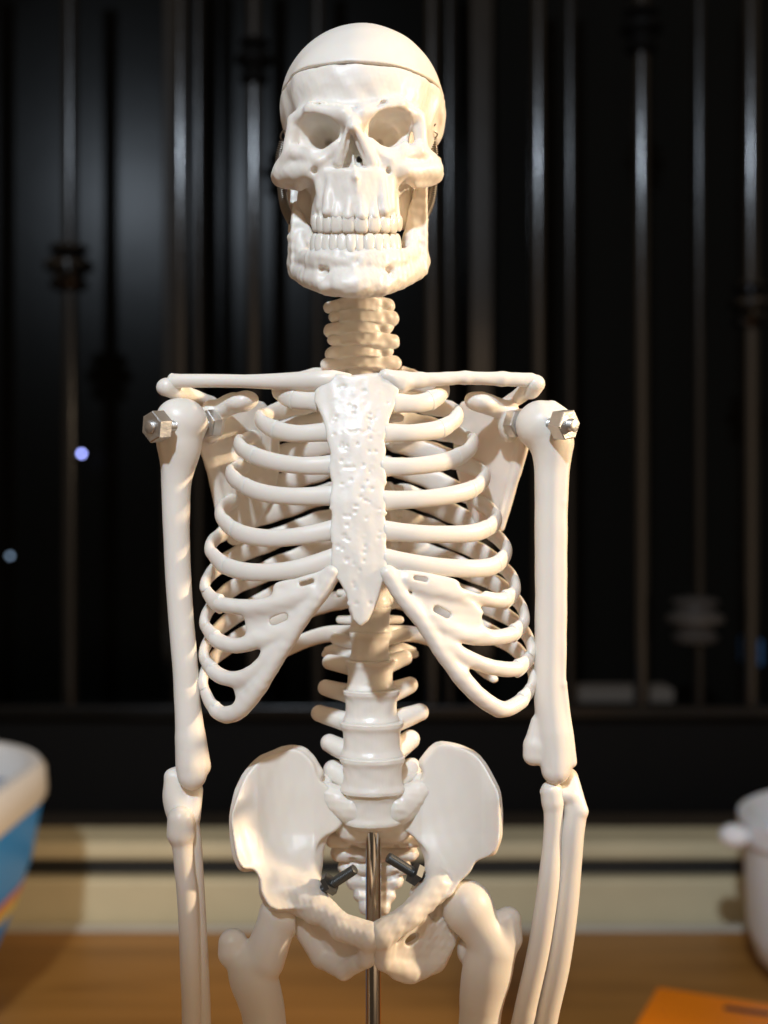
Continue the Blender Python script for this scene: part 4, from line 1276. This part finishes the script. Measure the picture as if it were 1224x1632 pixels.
body2 = [(484, 410, 0, 14), (497, 414, -50, 15), (526, 420, -88, 17), (565, 424, -102, 17), (606, 420, -90, 17), (640, 412, -46, 15), (658, 402, 6, 14)]
tube(f, body2, 12)
f.add(ball(P(560, 455, -116), [30, 14, 16]), 10); f.add(ball(P(527, 458, -96), [20, 18, 12]), 8); f.add(ball(P(600, 458, -98), [22, 18, 12]), 8)
# rami
f.add(cap(P(474, 345, 14), P(484, 415, -10), 9, 12), 8)          # coronoid + front border left
f.add(cap(P(470, 380, 10), P(476, 420, 20), 12, 13), 10)
f.add(cap(P(470, 355, 60), P(470, 432, 52), 10, 12), 14)
f.add(cap(P(471, 400, 34), P(472, 436, 46), 11, 10), 10)
f.add(cap(P(474, 345, 14), P(472, 325, 22), 9, 5), 6)
f.add(cap(P(470, 355, 60), P(468, 300, 66), 10, 11), 8)
f.add(plate([(470, 330), (480, 338), (500, 372), (502, 428), (470, 446), (463, 430), (464, 345)], lambda px, py: 28 + 0 * px, 28, 6, (-20, 80)), 6)
f.add(cap(P(661, 335, 16), P(655, 405, -8), 9, 12), 8)
f.add(cap(P(666, 375, 12), P(668, 415, 24), 12, 13), 10)
f.add(cap(P(673, 350, 62), P(670, 430, 56), 9, 11), 12)
f.add(cap(P(661, 335, 16), P(663, 308, 24), 9, 5), 6)
f.add(cap(P(673, 350, 62), P(674, 296, 68), 9, 10), 8)
f.add(plate([(661, 300), (681, 296), (681, 436), (664, 449), (636, 432), (635, 400), (650, 350)], lambda px, py: 34 + 0 * px, 28, 6, (-20, 80)), 6)
for (x, w_) in LT:
    f.add(cap(P(x, 402, arcL(x, 5)), P(x * .97 + 566 * .03, 428, arcL(x, 6)), w_ * .44, w_ * .3), 3)
f.sub(ball(P(513, 436, -102), [16, 7, 9]), 7); f.sub(ball(P(619, 434, -96), [10, 7, 8]), 7)
f.sub(ball(P(512, 428, -98), [5, 9, 4]), 2.5)
f.noise(0.6, 26, seed=41); f.noise(0.5, 11, (P(590, 430, -100), 60), seed=42)
jaw = f.build('jaw', M_skull, SK, 1)
for (x, w_) in LT:
    dx = (P(x, 400, -100)[0] - P(566, 400, -42)[0]) / 72.0
    rot = math.degrees(math.atan2(dx, math.sqrt(max(0.05, 1 - dx * dx)))) * 0.95
    wr = w_ / max(0.42, math.cos(math.radians(rot)))
    tooth(x, 389.5 + (x * 3.7 % 3 - 1.5) * .7, min(wr * 1.12, 17), 32 + (x * 6.7 % 3), arcL(x, 4 + (x * 1.9 % 3 - 1.5)), jaw, True, rot + (x * 3.1 % 14 - 7))

# ---- jaw springs
def spring(pts, r):
    c = crom(pts, 40); T = np.gradient(c, axis=0)
    Ls = np.concatenate([[0], np.cumsum(np.linalg.norm(np.diff(c, axis=0), axis=1))])
    turns = Ls[-1] / 3.3; N = int(turns * 10)
    s_ = np.linspace(0, Ls[-1], N)
    C = np.stack([np.interp(s_, Ls, c[:, i]) for i in range(3)], 1); TT = np.gradient(C, axis=0); TT /= np.linalg.norm(TT, axis=1)[:, None]
    u = np.cross(TT, (0, 1, 0.01)); u /= np.linalg.norm(u, axis=1)[:, None]; v = np.cross(TT, u)
    ph = np.arange(N) / 10 * 2 * np.pi
    H = C + u * (np.cos(ph) * r)[:, None] + v * (np.sin(ph) * r)[:, None]
    sweep('jaw_spring', H, 1.25, 1.25, M_spring, SK, None, 6, 1.0, up=(0.3, 0.2, 1))
spring([P(452, 226, 36), P(446, 255, 44), P(449, 300, 46), P(454, 330, 42), P(465, 354, 30)], 6.5)
spring([P(690, 222, 50), P(692, 255, 60), P(690, 300, 62), P(685, 326, 56), P(677, 345, 48)], 6.0)
def wire(pts, r=1.3): sweep('wire_hook', crom(pts, 6), r, r, M_spring, SK, None, 8, 1.0)
wire([P(452, 228, 40), P(447, 218, 30), P(452, 208, 22), P(458, 212, 18)])
wire([P(690, 224, 50), P(697, 214, 36), P(688, 206, 24), P(694, 198, 20)])
